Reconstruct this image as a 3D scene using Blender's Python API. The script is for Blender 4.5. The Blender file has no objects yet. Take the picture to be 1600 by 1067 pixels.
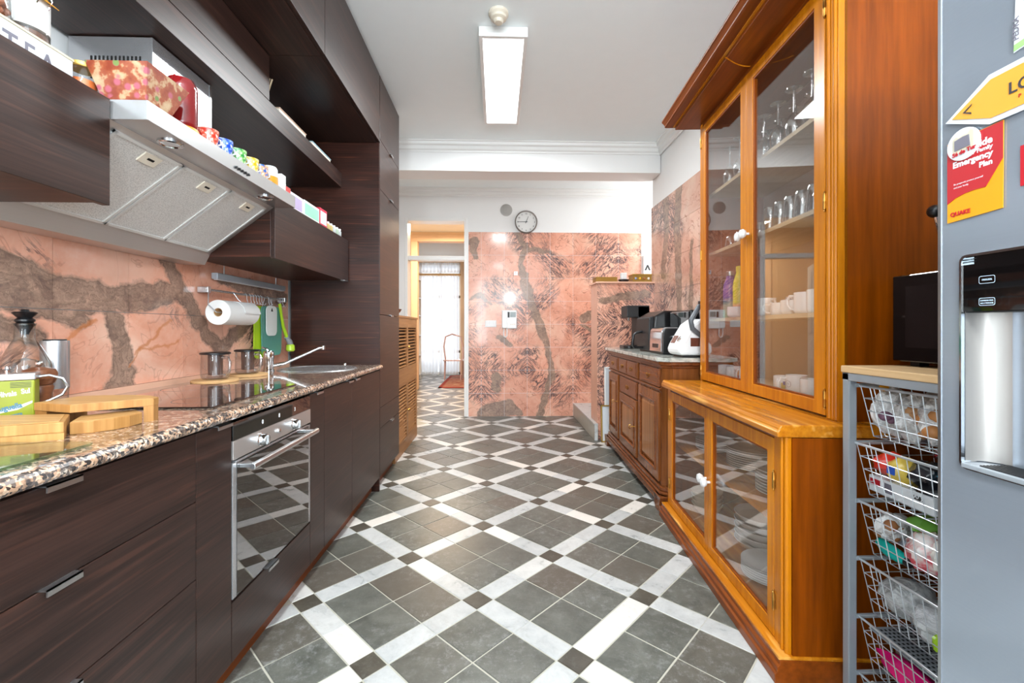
import bpy, bmesh, math, random
from mathutils import Vector, Matrix, noise
D = bpy.data
S = bpy.context.scene
COL = S.collection
PI = math.pi
random.seed(7)

# ------------------------------------------------------------------ camera, world, light, exposure
cam = D.objects.new('camera', D.cameras.new('camera')); COL.objects.link(cam)
cam.location = (0, 0, 1.15)
cam.rotation_euler = (PI/2, 0, math.radians(-1.85))
cam.data.sensor_width = 36
cam.data.lens = 36*695/1600
cam.data.shift_y = -19/1600
cam.data.clip_start = 0.02
S.camera = cam
S.view_settings.view_transform = 'Standard'
S.view_settings.look = 'None'
S.view_settings.exposure = 0.08
S.view_settings.gamma = 1
S.view_settings.use_curve_mapping = False
w = D.worlds.new('world'); S.world = w; w.use_nodes = True
w.node_tree.nodes['Background'].inputs[0].default_value = (0.80, 0.90, 1.0, 1)
w.node_tree.nodes['Background'].inputs[1].default_value = 1.3

def area(name, loc, rot, sx, sy, power, col=(1, 1, 1), spread=180):
    l = D.lights.new(name, 'AREA'); l.shape = 'RECTANGLE'; l.size = sx; l.size_y = sy
    l.energy = power; l.color = col; l.spread = math.radians(spread)
    o = D.objects.new(name, l); COL.objects.link(o); o.location = loc; o.rotation_euler = rot
    return o
# cool fill lights added behind the camera, standing in for window daylight
area('rear_fill_light', (-0.50, -2.36, 1.70), (PI/2, 0, 0), 0.30, 2.0, 55, (0.88, 0.95, 1.0))
area('side_fill_light', (1.57, -1.35, 1.75), (0, PI/2, 0), 2.0, 1.9, 72, (0.70, 0.86, 1.0))
# ceiling luminaire of the kitchen (its tubes) and an added fill light, without fitting, behind the camera
area('overhead_light', (0.035, 3.30, 2.925), (0, 0, 0), 0.26, 1.10, 58, (0.95, 0.985, 1.0))
area('overhead_light', (0.035, -0.6, 2.925), (0, 0, 0), 0.26, 1.10, 36, (0.95, 0.985, 1.0))
pl_ = D.lights.new('ceiling_fill_light', 'POINT'); pl_.energy = 120; pl_.shadow_soft_size = 0.16; pl_.color = (0.95, 0.985, 1.0)
po_ = D.objects.new('ceiling_fill_light', pl_); COL.objects.link(po_); po_.location = (0.35, -1.0, 2.05)  # unseen point light added to brighten the ceiling, no lamp is built
# hallway lamp beyond the door and the daylit window at its end
area('hall_lamp_light', (-0.9, 7.6, 2.9), (0, 0, 0), 0.6, 0.6, 85, (1.0, 0.78, 0.55))
area('hall_window_daylight', (-1.4, 11.35, 1.5), (-PI/2, 0, 0), 1.5, 2.4, 16, (0.93, 0.96, 1.0))
# daylight of the stair window, right of the far wall
area('stair_daylight', (2.6, 5.2, 2.4), (0, math.radians(70), 0), 0.8, 1.0, 24, (1, 1, 1))

# ------------------------------------------------------------------ materials
def srgb(r, g, b):
    f = lambda c: (c/255/12.92) if c/255 <= 0.04045 else ((c/255+0.055)/1.055)**2.4
    return (f(r), f(g), f(b), 1)

class NT:
    def __init__(self, name):
        self.m = D.materials.new(name); self.m.use_nodes = True
        self.t = self.m.node_tree; self.n = self.t.nodes; self.l = self.t.links
        self.b = self.n['Principled BSDF']
    def node(self, typ, **kw):
        n = self.n.new(typ)
        for k, v in kw.items():
            setattr(n, k, v)
        return n
    def put(self, sock, v):
        if isinstance(v, bpy.types.NodeSocket): self.l.new(v, sock)
        elif v is not None:
            try: sock.default_value = v
            except Exception: sock.default_value = (v, v, v)
    def math(self, op, a, b=None, c=None, clamp=False):
        n = self.node('ShaderNodeMath', operation=op, use_clamp=clamp)
        self.put(n.inputs[0], a)
        if b is not None: self.put(n.inputs[1], b)
        if c is not None: self.put(n.inputs[2], c)
        return n.outputs[0]
    def vmath(self, op, a, b=None, scale=None):
        n = self.node('ShaderNodeVectorMath', operation=op)
        self.put(n.inputs[0], a)
        if b is not None: self.put(n.inputs[1], b)
        if scale is not None: self.put(n.inputs['Scale'], scale)
        return n.outputs['Value'] if op in ('DOT_PRODUCT', 'LENGTH') else n.outputs['Vector']
    def mix(self, f, a, b, mode='MIX'):
        n = self.node('ShaderNodeMix', data_type='RGBA', blend_type=mode)
        self.put(n.inputs[0], f); self.put(n.inputs[6], a); self.put(n.inputs[7], b)
        return n.outputs[2]
    def noise(self, vec, scale, detail=4, rough=0.5, col=False, dist=0):
        n = self.node('ShaderNodeTexNoise')
        self.put(n.inputs['Vector'], vec); n.inputs['Scale'].default_value = scale
        n.inputs['Detail'].default_value = detail; n.inputs['Roughness'].default_value = rough
        n.inputs['Distortion'].default_value = dist
        return n.outputs['Color'] if col else n.outputs[0]
    def ramp(self, f, stops, interp='LINEAR'):
        n = self.node('ShaderNodeValToRGB'); self.put(n.inputs[0], f)
        e = n.color_ramp.elements; n.color_ramp.interpolation = interp
        while len(e) < len(stops): e.new(0.5)
        for i, (p, c) in enumerate(stops):
            e[i].position = p; e[i].color = c if isinstance(c, tuple) else (c, c, c, 1)
        return n.outputs[0]
    def obj(self): return self.node('ShaderNodeTexCoord').outputs['Object']
    def pos(self): return self.node('ShaderNodeNewGeometry').outputs['Position']
    def rnd(self): return self.node('ShaderNodeObjectInfo').outputs['Random']
    def scale3(self, v, s):
        n = self.node('ShaderNodeVectorMath', operation='MULTIPLY')
        self.put(n.inputs[0], v); n.inputs[1].default_value = s
        return n.outputs['Vector']
    def bump(self, h, strength=0.2, dist=0.01):
        n = self.node('ShaderNodeBump'); n.inputs['Strength'].default_value = strength
        n.inputs['Distance'].default_value = dist
        self.l.new(h, n.inputs['Height']); self.l.new(n.outputs[0], self.b.inputs['Normal'])
    def set(self, **kw):
        names = dict(color='Base Color', rough='Roughness', metal='Metallic', coat='Coat Weight', coatr='Coat Roughness',
                     trans='Transmission Weight', ior='IOR', alpha='Alpha', emit='Emission Color', estr='Emission Strength',
                     spec='Specular IOR Level', sss='Subsurface Weight')
        for k, v in kw.items(): self.put(self.b.inputs[names[k]], v)
        return self.m

def plain(name, col, rough=0.5, metal=0.0, var=0.06, **kw):
    t = NT(name)
    c = col if len(col) == 4 else srgb(*col)
    n = t.noise(t.obj(), 9, 3)
    k = t.math('MULTIPLY_ADD', n, var*2, 1-var)
    cc = t.vmath('SCALE', c[:3], scale=k)
    t.set(color=cc, rough=rough, metal=metal, **kw)
    return t.m

def emis(name, col, s):
    t = NT(name); t.set(color=(0.9, 0.9, 0.9, 1), emit=col, estr=s); return t.m

def glass_thin(name, tint=(1, 1, 1, 1), f0=0.05, rough=0.0, p=3.0, edge=0.75):
    """thin glass: sees through, reflects more towards grazing angles, edges a little darker"""
    t = NT(name)
    lw = t.node('ShaderNodeLayerWeight'); lw.inputs[0].default_value = 0.5
    fc = t.math('POWER', lw.outputs['Facing'], p)
    tr = t.node('ShaderNodeBsdfTransparent')
    t.put(tr.inputs[0], t.mix(fc, tint, (tint[0]*edge, tint[1]*edge, tint[2]*edge, 1)))
    gl = t.node('ShaderNodeBsdfGlossy'); gl.inputs['Roughness'].default_value = rough
    mx = t.node('ShaderNodeMixShader'); t.l.new(t.math('MULTIPLY_ADD', fc, 1-f0, f0, clamp=True), mx.inputs[0])
    t.l.new(tr.outputs[0], mx.inputs[1]); t.l.new(gl.outputs[0], mx.inputs[2])
    t.l.new(mx.outputs[0], t.n['Material Output'].inputs['Surface'])
    return t.m

def wood(name, dark, light, axis, fine=90, rough=0.35, coat=0.0, long=2.5, contrast=(0.35, 0.65), bump=0.05, world=False, streak=None, spec=0.3):
    """axis: grain direction 0/1/2"""
    t = NT(name)
    p = t.pos() if world else t.obj()
    sc = [fine, fine, fine]; sc[axis] = long
    r = t.rnd()
    off = t.math('MULTIPLY', r, 37.0)
    p2 = t.vmath('ADD', p, None)
    n = p2.node; t.put(n.inputs[1], off)
    a = t.noise(t.scale3(p2, sc), 1.0, 3, 0.6)
    sc2 = [fine*0.12]*3; sc2[axis] = long*0.35
    b = t.noise(t.scale3(p2, sc2), 1.0, 3, 0.5, dist=0.4)
    f = t.math('ADD', t.math('MULTIPLY', a, 0.6), t.math('MULTIPLY', b, 0.4))
    col = t.ramp(f, [(contrast[0], srgb(*dark)), (contrast[1], srgb(*light))])
    if streak:
        sc3 = [fine*0.5]*3; sc3[axis] = long*1.2
        g = t.noise(t.scale3(p2, sc3), 1.0, 2, 0.5)
        col = t.mix(t.ramp(g, [(0.58, 0.0), (0.70, 0.55)]), col, srgb(*streak))
    t.set(color=col, rough=rough, coat=coat*0.35, coatr=0.12, spec=spec)
    t.bump(a, bump, 0.002)
    return t.m

M = {}
M['wenge_y'] = wood('wenge_grain_along', (32, 21, 18), (60, 40, 34), 1, 150, 0.34, streak=(80, 50, 40), spec=0.4)
M['wenge_x'] = wood('wenge_grain_across', (30, 16, 12), (68, 34, 24), 0, 150, 0.36, streak=(104, 56, 38), spec=0.4)
M['wenge_dark'] = wood('wenge_edge', (26, 17, 15), (52, 34, 29), 1, 120, 0.4)
M['honey_z'] = wood('honey_wood_upright', (168, 92, 4), (214, 134, 18), 2, 45, 0.25, 0.2, contrast=(0.3, 0.7), spec=0.25)
M['honey_y'] = wood('honey_wood_lengthwise', (156, 82, 6), (220, 142, 34), 1, 45, 0.20, 0.4, contrast=(0.3, 0.7), spec=0.3, streak=(255, 196, 104))
M['chestnut_z'] = wood('reddish_wood_side', (98, 42, 0), (152, 72, 2), 2, 40, 0.34, 0.1, contrast=(0.3, 0.7), spec=0.2)
M['chestnut_y'] = wood('reddish_wood_crown', (96, 42, 6), (148, 72, 16), 1, 40, 0.3, 0.3, contrast=(0.3, 0.7), spec=0.25)
M['walnut_z'] = wood('walnut_upright', (86, 46, 18), (146, 86, 42), 2, 50, 0.22, 0.4, contrast=(0.3, 0.7))
M['walnut_y'] = wood('walnut_lengthwise', (82, 42, 18), (138, 78, 40), 1, 50, 0.22, 0.4, contrast=(0.3, 0.7))
M['walnut_panel'] = wood('walnut_panel', (120, 74, 34), (178, 116, 62), 2, 30, 0.2, 0.4, contrast=(0.3, 0.7), long=0.6)
M['oak_board'] = wood('pale_oak', (196, 158, 112), (226, 192, 146), 1, 60, 0.45, contrast=(0.3, 0.7))
M['birch'] = wood('pale_birch', (176, 152, 120), (206, 184, 152), 1, 40, 0.5, contrast=(0.3, 0.7))
M['bamboo_x'] = wood('bamboo', (170, 122, 68), (206, 162, 104), 0, 70, 0.4, contrast=(0.3, 0.7), bump=0.03)
M['bamboo_end'] = wood('bamboo_end_grain', (146, 96, 44), (196, 148, 88), 2, 55, 0.45, contrast=(0.3, 0.7), bump=0.03)
M['louvre'] = wood('brown_louvre_wood', (136, 92, 54), (178, 128, 82), 1, 50, 0.35, contrast=(0.3, 0.7))
M['mill_wood'] = wood('turned_walnut', (84, 48, 30), (142, 88, 58), 0, 50, 0.3, contrast=(0.3, 0.7))
M['peach_trim'] = plain('peach_trim', (238, 206, 170), 0.5)
M['white'] = plain('white_paint', (236, 236, 235), 0.55, var=0.012)
M['ceil'] = plain('white_ceiling_paint', (244, 250, 251), 0.7, var=0.015)
M['trimwhite'] = plain('white_gloss_paint', (238, 238, 236), 0.3, var=0.01)
M['peach'] = plain('peach_wall_paint', (240, 208, 168), 0.6, var=0.02)
M['black'] = plain('black_plastic', (22, 22, 24), 0.28)
M['blackmatte'] = plain('matt_black_plastic', (32, 33, 35), 0.5)
M['gap'] = plain('dark_gap', (10, 8, 8), 0.8)
M['whiteplastic'] = plain('white_plastic', (236, 237, 238), 0.35, var=0.01)
M['cream'] = plain('cream_plastic', (228, 218, 200), 0.4)
M['porcelain'] = plain('white_porcelain', (228, 229, 230), 0.12, var=0.01, coat=0.5)
M['creamware'] = plain('cream_porcelain', (232, 226, 206), 0.15, var=0.01, coat=0.5)
M['paper'] = plain('white_paper', (228, 228, 226), 0.8, var=0.01)
M['brass'] = plain('brass', (190, 142, 70), 0.28, 1.0)
M['chrome'] = plain('chrome', (225, 227, 230), 0.08, 1.0, 0.01)
M['alu'] = plain('brushed_aluminium', (200, 203, 206), 0.32, 1.0, 0.02)
M['greymetal'] = plain('grey_lacquered_steel', (158, 165, 172), 0.35, 0.25, 0.02)
M['wire'] = plain('silver_wire', (190, 195, 200), 0.3, 0.45, 0.02)
M['gold'] = plain('gilt_metal', (196, 160, 84), 0.35, 0.8, 0.1)
M['cork'] = plain('cork', (206, 164, 112), 0.8, var=0.12)
M['blackglass'] = plain('black_glass', (8, 8, 9), 0.03, coat=1.0)
M['clear'] = glass_thin('clear_glass', (0.95, 0.96, 0.96, 1), 0.06, 0, 2.5)
M['glassware'] = glass_thin('drinking_glass', (0.94, 0.95, 0.96, 1), 0.26, 0, 1.4)
M['bottleglass'] = glass_thin('decanter_glass', (0.93, 0.95, 0.94, 1), 0.05, 0, 2.2, 0.5)
M['doorglass'] = glass_thin('cabinet_door_glass', (0.97, 0.965, 0.96, 1), 0.035, 0, 3.2, 1.0)
M['greenglass'] = glass_thin('greenish_glass_board', (0.72, 0.88, 0.82, 1), 0.06, 0.05)
M['ovenglass'] = glass_thin('dark_oven_glass', (0.30, 0.31, 0.31, 1), 0.12, 0, 2.2)
M['plasticbag'] = None

def steel(name, col, rough, axis, metal=0.75, fine=300, amp=0.035):
    t = NT(name); sc = [fine]*3; sc[axis] = 3
    n = t.noise(t.scale3(t.obj(), sc), 1, 2, 0.5)
    c = t.vmath('SCALE', srgb(*col)[:3], scale=t.math('MULTIPLY_ADD', n, amp*2, 1-amp))
    t.set(color=c, metal=metal, rough=rough)
    return t.m
M['steel_y'] = steel('brushed_steel', (196, 196, 196), 0.26, 1)
M['steel_z'] = steel('brushed_steel_upright', (192, 192, 194), 0.24, 2)
M['fridge'] = steel('grey_brushed_fridge_steel', (170, 180, 192), 0.20, 1, 0.6, amp=0.03)
M['warmsteel'] = steel('warm_brushed_steel', (206, 200, 196), 0.28, 1)
t = NT('aluminium_filter_mesh')
vo = t.node('ShaderNodeTexVoronoi'); t.put(vo.inputs['Vector'], t.obj()); vo.inputs['Scale'].default_value = 260
t.set(color=t.ramp(vo.outputs[0], [(0.2, srgb(190, 188, 184)), (0.55, srgb(224, 222, 218))]), rough=0.5, metal=0.2)
M['filter'] = t.m

def bagmat(name, col, a=0.55):
    t = NT(name)
    n = t.noise(t.obj(), 26, 4, 0.6, dist=1.2)
    t.set(color=srgb(*col), rough=0.25, alpha=t.ramp(n, [(0.38, a-0.25), (0.62, min(1, a+0.3))]), spec=0.7)
    t.bump(n, 0.7, 0.02)
    return t.m
M['plasticbag'] = bagmat('clear_plastic_bag', (250, 250, 250), 0.72)
M['brightmetal'] = plain('bright_metal_edge', (226, 226, 224), 0.3, 0.3, 0.02)

# granite worktop
t = NT('speckled_granite')
p = t.pos()
v = t.node('ShaderNodeTexVoronoi'); t.put(v.inputs['Vector'], t.vmath('ADD', p, t.vmath('SCALE', t.noise(p, 60, 2, col=True), scale=0.012))); v.inputs['Scale'].default_value = 165
g1 = t.ramp(t.node('ShaderNodeSeparateColor').outputs[0], [(0, 0.0), (1, 1.0)])
sc = t.node('ShaderNodeSeparateColor'); t.l.new(v.outputs['Color'], sc.inputs[0])
base = t.ramp(sc.outputs[0], [(0.0, srgb(58, 52, 50)), (0.22, srgb(110, 98, 92)), (0.42, srgb(188, 150, 122)), (0.68, srgb(214, 180, 152)), (0.9, srgb(226, 208, 190))], 'CONSTANT')
blk = t.ramp(t.noise(p, 42, 3, 0.6), [(0.50, 0.0), (0.60, 0.85)])
base = t.mix(blk, base, srgb(64, 60, 60))
t.set(color=base, rough=0.10, coat=0.6)
M['granite'] = t.m
t = NT('grey_green_marble_top')
p = t.pos()
t.set(color=t.ramp(t.noise(p, 14, 6, 0.7, dist=1), [(0.35, srgb(120, 124, 116)), (0.5, srgb(186, 188, 180)), (0.65, srgb(214, 212, 204))]), rough=0.1)
M['greymarble'] = t.m

# rosy marble with explicit veins
def marble(name, axis, brown, orange=(), scratch=0.5, mirror0=0.0, warp=0.05, tilevar=True, pal=None, seed=0.0, hair=0.75):
    t = NT(name); p = t.pos()
    sep = t.node('ShaderNodeSeparateXYZ'); t.l.new(p, sep.inputs[0])
    a = sep.outputs[axis]; b = sep.outputs[2]
    cmb = t.node('ShaderNodeCombineXYZ'); t.l.new(a, cmb.inputs[0]); t.l.new(b, cmb.inputs[1]); cmb.inputs[2].default_value = seed
    q = cmb.outputs[0]
    wv = t.vmath('SUBTRACT', t.noise(q, 7, 4, 0.6, col=True), (0.5, 0.5, 0.5))
    qw = t.vmath('MULTIPLY', t.vmath('ADD', q, t.vmath('SCALE', wv, scale=warp*2.4)), (1, 1, 0))
    def poly(pts):
        best = None
        for (x0, y0, r0), (x1, y1, r1) in zip(pts[:-1], pts[1:]):
            bx, by = x1-x0, y1-y0; L2 = bx*bx+by*by
            pa = t.vmath('SUBTRACT', qw, (x0, y0, 0))
            h = t.math('MULTIPLY', t.vmath('DOT_PRODUCT', pa, (bx, by, 0)), 1/L2, clamp=True)
            dv = t.vmath('SUBTRACT', pa, t.vmath('SCALE', (bx, by, 0), scale=h))
            d = t.math('SUBTRACT', t.vmath('LENGTH', dv), t.math('MULTIPLY_ADD', h, r1-r0, r0))
            best = d if best is None else t.math('MINIMUM', best, d)
        return best
    pal = pal or [(206, 138, 112), (224, 160, 136), (232, 184, 160)]
    big = t.noise(q, 2.6, 5, 0.6, dist=0.6)
    col = t.ramp(big, [(0.30, srgb(*pal[0])), (0.5, srgb(*pal[1])), (0.68, srgb(*pal[2]))])
    fine = t.noise(q, 34, 5, 0.7)
    col = t.mix(t.ramp(fine, [(0.45, 0.0), (0.75, 0.35)]), col, srgb(238, 196, 172))
    if tilevar:
        hs = t.node('ShaderNodeHueSaturation'); t.put(hs.inputs['Color'], col)
        t.put(hs.inputs['Value'], t.math('MULTIPLY_ADD', t.rnd(), 0.16, 0.92)); col = hs.outputs[0]
    # thin rusty hairlines
    hl = t.math('ABSOLUTE', t.math('SUBTRACT', t.noise(q, 4.2, 3, 0.55, dist=1.4), 0.5))
    col = t.mix(t.ramp(hl, [(0.0, hair), (0.014, 0.0)]), col, srgb(150, 86, 66))
    # dark scratchy veining, book-matched in pairs of tiles (mirrored diagonals)
    pa_ = t.math('PINGPONG', t.math('SUBTRACT', a, mirror0), 0.608)
    pb_ = t.math('PINGPONG', t.math('SUBTRACT', b, 0.0), 0.608)
    dcoord = t.math('ADD', pa_, pb_); ecoord = t.math('SUBTRACT', pa_, pb_)
    c2 = t.node('ShaderNodeCombineXYZ'); t.put(c2.inputs[0], t.math('MULTIPLY', dcoord, 11.0)); t.put(c2.inputs[1], t.math('MULTIPLY', ecoord, 2.6)); c2.inputs[2].default_value = seed+3
    sn = t.noise(c2.outputs[0], 1.0, 6, 0.72, dist=1.6)
    line = t.ramp(t.math('ABSOLUTE', t.math('SUBTRACT', sn, 0.5)), [(0.0, 1.0), (0.022, 0.9), (0.05, 0.0)])
    gate = t.ramp(t.noise(t.vmath('ADD', q, (4.7+seed, 1.3, 0)), 1.9, 2, 0.5), [(0.56-0.14*scratch, 0.0), (0.66-0.14*scratch, 1.0)])
    col = t.mix(t.math('MULTIPLY', line, gate), col, srgb(72, 62, 66))
    # wide grey-brown veins
    if brown:
        best = None
        for pl in brown:
            d = poly(pl); best = d if best is None else t.math('MINIMUM', best, d)
        fn = t.noise(q, 42, 5, 0.75)
        best = t.math('ADD', best, t.math('MULTIPLY_ADD', fn, 0.020, -0.010))
        body = t.ramp(best, [(0.0, 1.0), (0.016, 0.0)])
        # ramps clamp negatives to 0 -> inside stays 1
        cn = t.noise(t.vmath('ADD', q, t.vmath('SCALE', wv, scale=0.2)), 13, 6, 0.75, dist=0.8)
        vc = t.ramp(cn, [(0.30, srgb(98, 82, 76)), (0.44, srgb(136, 112, 98)), (0.56, srgb(164, 136, 118)), (0.70, srgb(198, 160, 138))])
        vc = t.mix(t.ramp(fn, [(0.36, 0.35), (0.50, 0.0)]), vc, srgb(104, 96, 86))
        con = t.math('ABSOLUTE', t.math('SINE', t.math('MULTIPLY_ADD', best, 110.0, t.math('MULTIPLY', cn, 9.0))))
        vc = t.mix(t.ramp(con, [(0.0, 0.6), (0.30, 0.0)]), vc, srgb(88, 72, 64))
        col = t.mix(t.math('MULTIPLY', body, 0.93), col, vc)
        edge = t.ramp(t.math('ABSOLUTE', best), [(0.0, 0.45), (0.004, 0.0)])
        col = t.mix(edge, col, srgb(92, 74, 68))
    for pl in orange:
        d = poly(pl)
        col = t.mix(t.ramp(d, [(0.0, 0.65), (0.008, 0.0)]), col, srgb(206, 124, 66))
    t.set(color=col, rough=0.17, coat=0.12, spec=0.4)
    return t.m

M['marble_left'] = marble('rosy_marble_backsplash', 1,
    [[(1.05, 1.36, .05), (1.30, 1.33, .09), (1.52, 1.27, .07), (1.75, 1.27, .045), (1.95, 1.29, .05), (2.12, 1.33, .03)],
     [(1.16, 1.21, .015), (1.34, 1.17, .04), (1.47, 1.13, .025)],
     [(1.74, 1.22, .02), (1.79, 1.10, .045), (1.80, .98, .05), (1.79, .92, .06)],
     [(2.03, 1.45, .03), (2.15, 1.30, .035), (2.30, 1.12, .03), (2.42, 1.04, .04), (2.55, 1.13, .035), (2.75, 1.22, .03), (2.95, 1.30, .05)],
     [(1.54, 1.22, .02), (1.62, 1.18, .03)], [(2.4, 1.42, .02), (3.1, 1.36, .05)]],
    [[(1.47, 1.04, .0), (1.60, 1.14, .006), (1.68, 1.18, .002)], [(1.84, 1.02, .0), (1.97, 1.13, .006), (2.05, 1.20, .002)], [(1.86, 1.06, 0.0), (2.10, 1.09, 0.003)]],
    scratch=-0.2, warp=0.05, pal=[(222, 152, 122), (236, 174, 148), (246, 202, 178)], hair=0.3)
M['marble_far'] = marble('rosy_marble_far_wall', 0,
    [[(.25, 2.46, .035), (.37, 2.24, .03), (.31, 2.0, .035), (.37, 1.72, .065), (.47, 1.43, .045), (.58, 1.15, .05), (.68, .82, .03), (.72, .55, .035), (.62, .25, .03), (.56, 0, .04)],
     [(.37, 2.22, .015), (.60, 2.19, .03), (.70, 2.19, .005)],
     [(1.15, 1.30, .06), (1.35, 1.42, .03), (1.45, 1.5, .01)], [(1.1, 1.22, .01), (1.45, 1.05, .02)],
     [(-.10, 0, .16), (.12, .12, .10), (.28, .04, .04)], [(-.02, .50, .06), (-.02, .36, .05)], [(-.36, 1.55, .01), (-.24, 1.62, .03), (-.10, 1.50, .01)],
     [(.02, 1.05, .03), (.14, .95, .03)], [(-.32, 2.3, .07), (-.30, 2.1, .02)]],
    scratch=0.60, mirror0=-0.216, warp=0.05)
M['marble_right'] = marble('pale_rosy_marble_right_wall', 1,
    [[(4.3, 2.5, .06), (4.25, 2.1, .05), (4.35, 1.7, .05)], [(3.95, 2.5, .05), (4.0, 2.1, .06), (3.95, 1.3, .05)], [(3.7, 1.9, .02), (3.72, 1.2, .03)], [(3.4, 2.4, .05), (3.5, 1.2, .04)]],
    scratch=0.6, mirror0=0.1, pal=[(198, 144, 124), (214, 168, 148), (226, 192, 172)], seed=5)
M['marble_pier'] = marble('rosy_marble_pier', 0, [[(1.1, 1.45, .03), (1.55, 1.52, .04)]], scratch=1.0, mirror0=1.04, pal=[(206, 142, 116), (218, 160, 136), (228, 180, 158)], seed=9)

# floor tiles
def floor_tile(name, stops, dust, rough, hueshift=None):
    t = NT(name); p = t.pos(); r = t.rnd()
    n = t.noise(t.vmath('ADD', p, t.vmath('SCALE', (1.7, 2.3, 0.9), scale=t.math('MULTIPLY', r, 20.0))), 9, 6, 0.72, dist=0.4)
    col = t.ramp(n, stops)
    if hueshift:
        col = t.mix(t.ramp(r, [(0.55, 0.0), (1.0, 0.7)]), col, srgb(*hueshift))
    d = t.ramp(t.noise(p, 26, 8, 0.85), [(0.50, 0.0), (0.66, 1.0)])
    d2 = t.math('MULTIPLY', d, t.ramp(t.noise(p, 2.3, 2), [(0.38, 0.10), (0.62, 0.75)]))
    col = t.mix(d2, col, srgb(*dust))
    hs = t.node('ShaderNodeHueSaturation'); t.put(hs.inputs['Color'], col)
    t.put(hs.inputs['Value'], t.math('MULTIPLY_ADD', r, 0.22, 0.89))
    t.set(color=hs.outputs[0], rough=t.math('MULTIPLY_ADD', n, 0.25, rough))
    t.bump(t.noise(p, 30, 4, 0.6), 0.12, 0.004)
    return t.m
M['slate'] = floor_tile('grey_slate_tile', [(0.3, srgb(76, 78, 72)), (0.5, srgb(95, 96, 89)), (0.7, srgb(112, 113, 105))], (150, 152, 150), 0.22, (84, 74, 64))
M['slate2'] = floor_tile('dark_slate_square', [(0.3, srgb(62, 58, 50)), (0.7, srgb(88, 82, 72))], (120, 120, 115), 0.24)
M['strip'] = floor_tile('white_marble_strip', [(0.3, srgb(176, 178, 178)), (0.5, srgb(196, 197, 196)), (0.7, srgb(208, 208, 206))], (176, 174, 170), 0.18, (232, 222, 210))
M['grout'] = plain('floor_grout', (186, 182, 168), 0.7)

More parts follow.
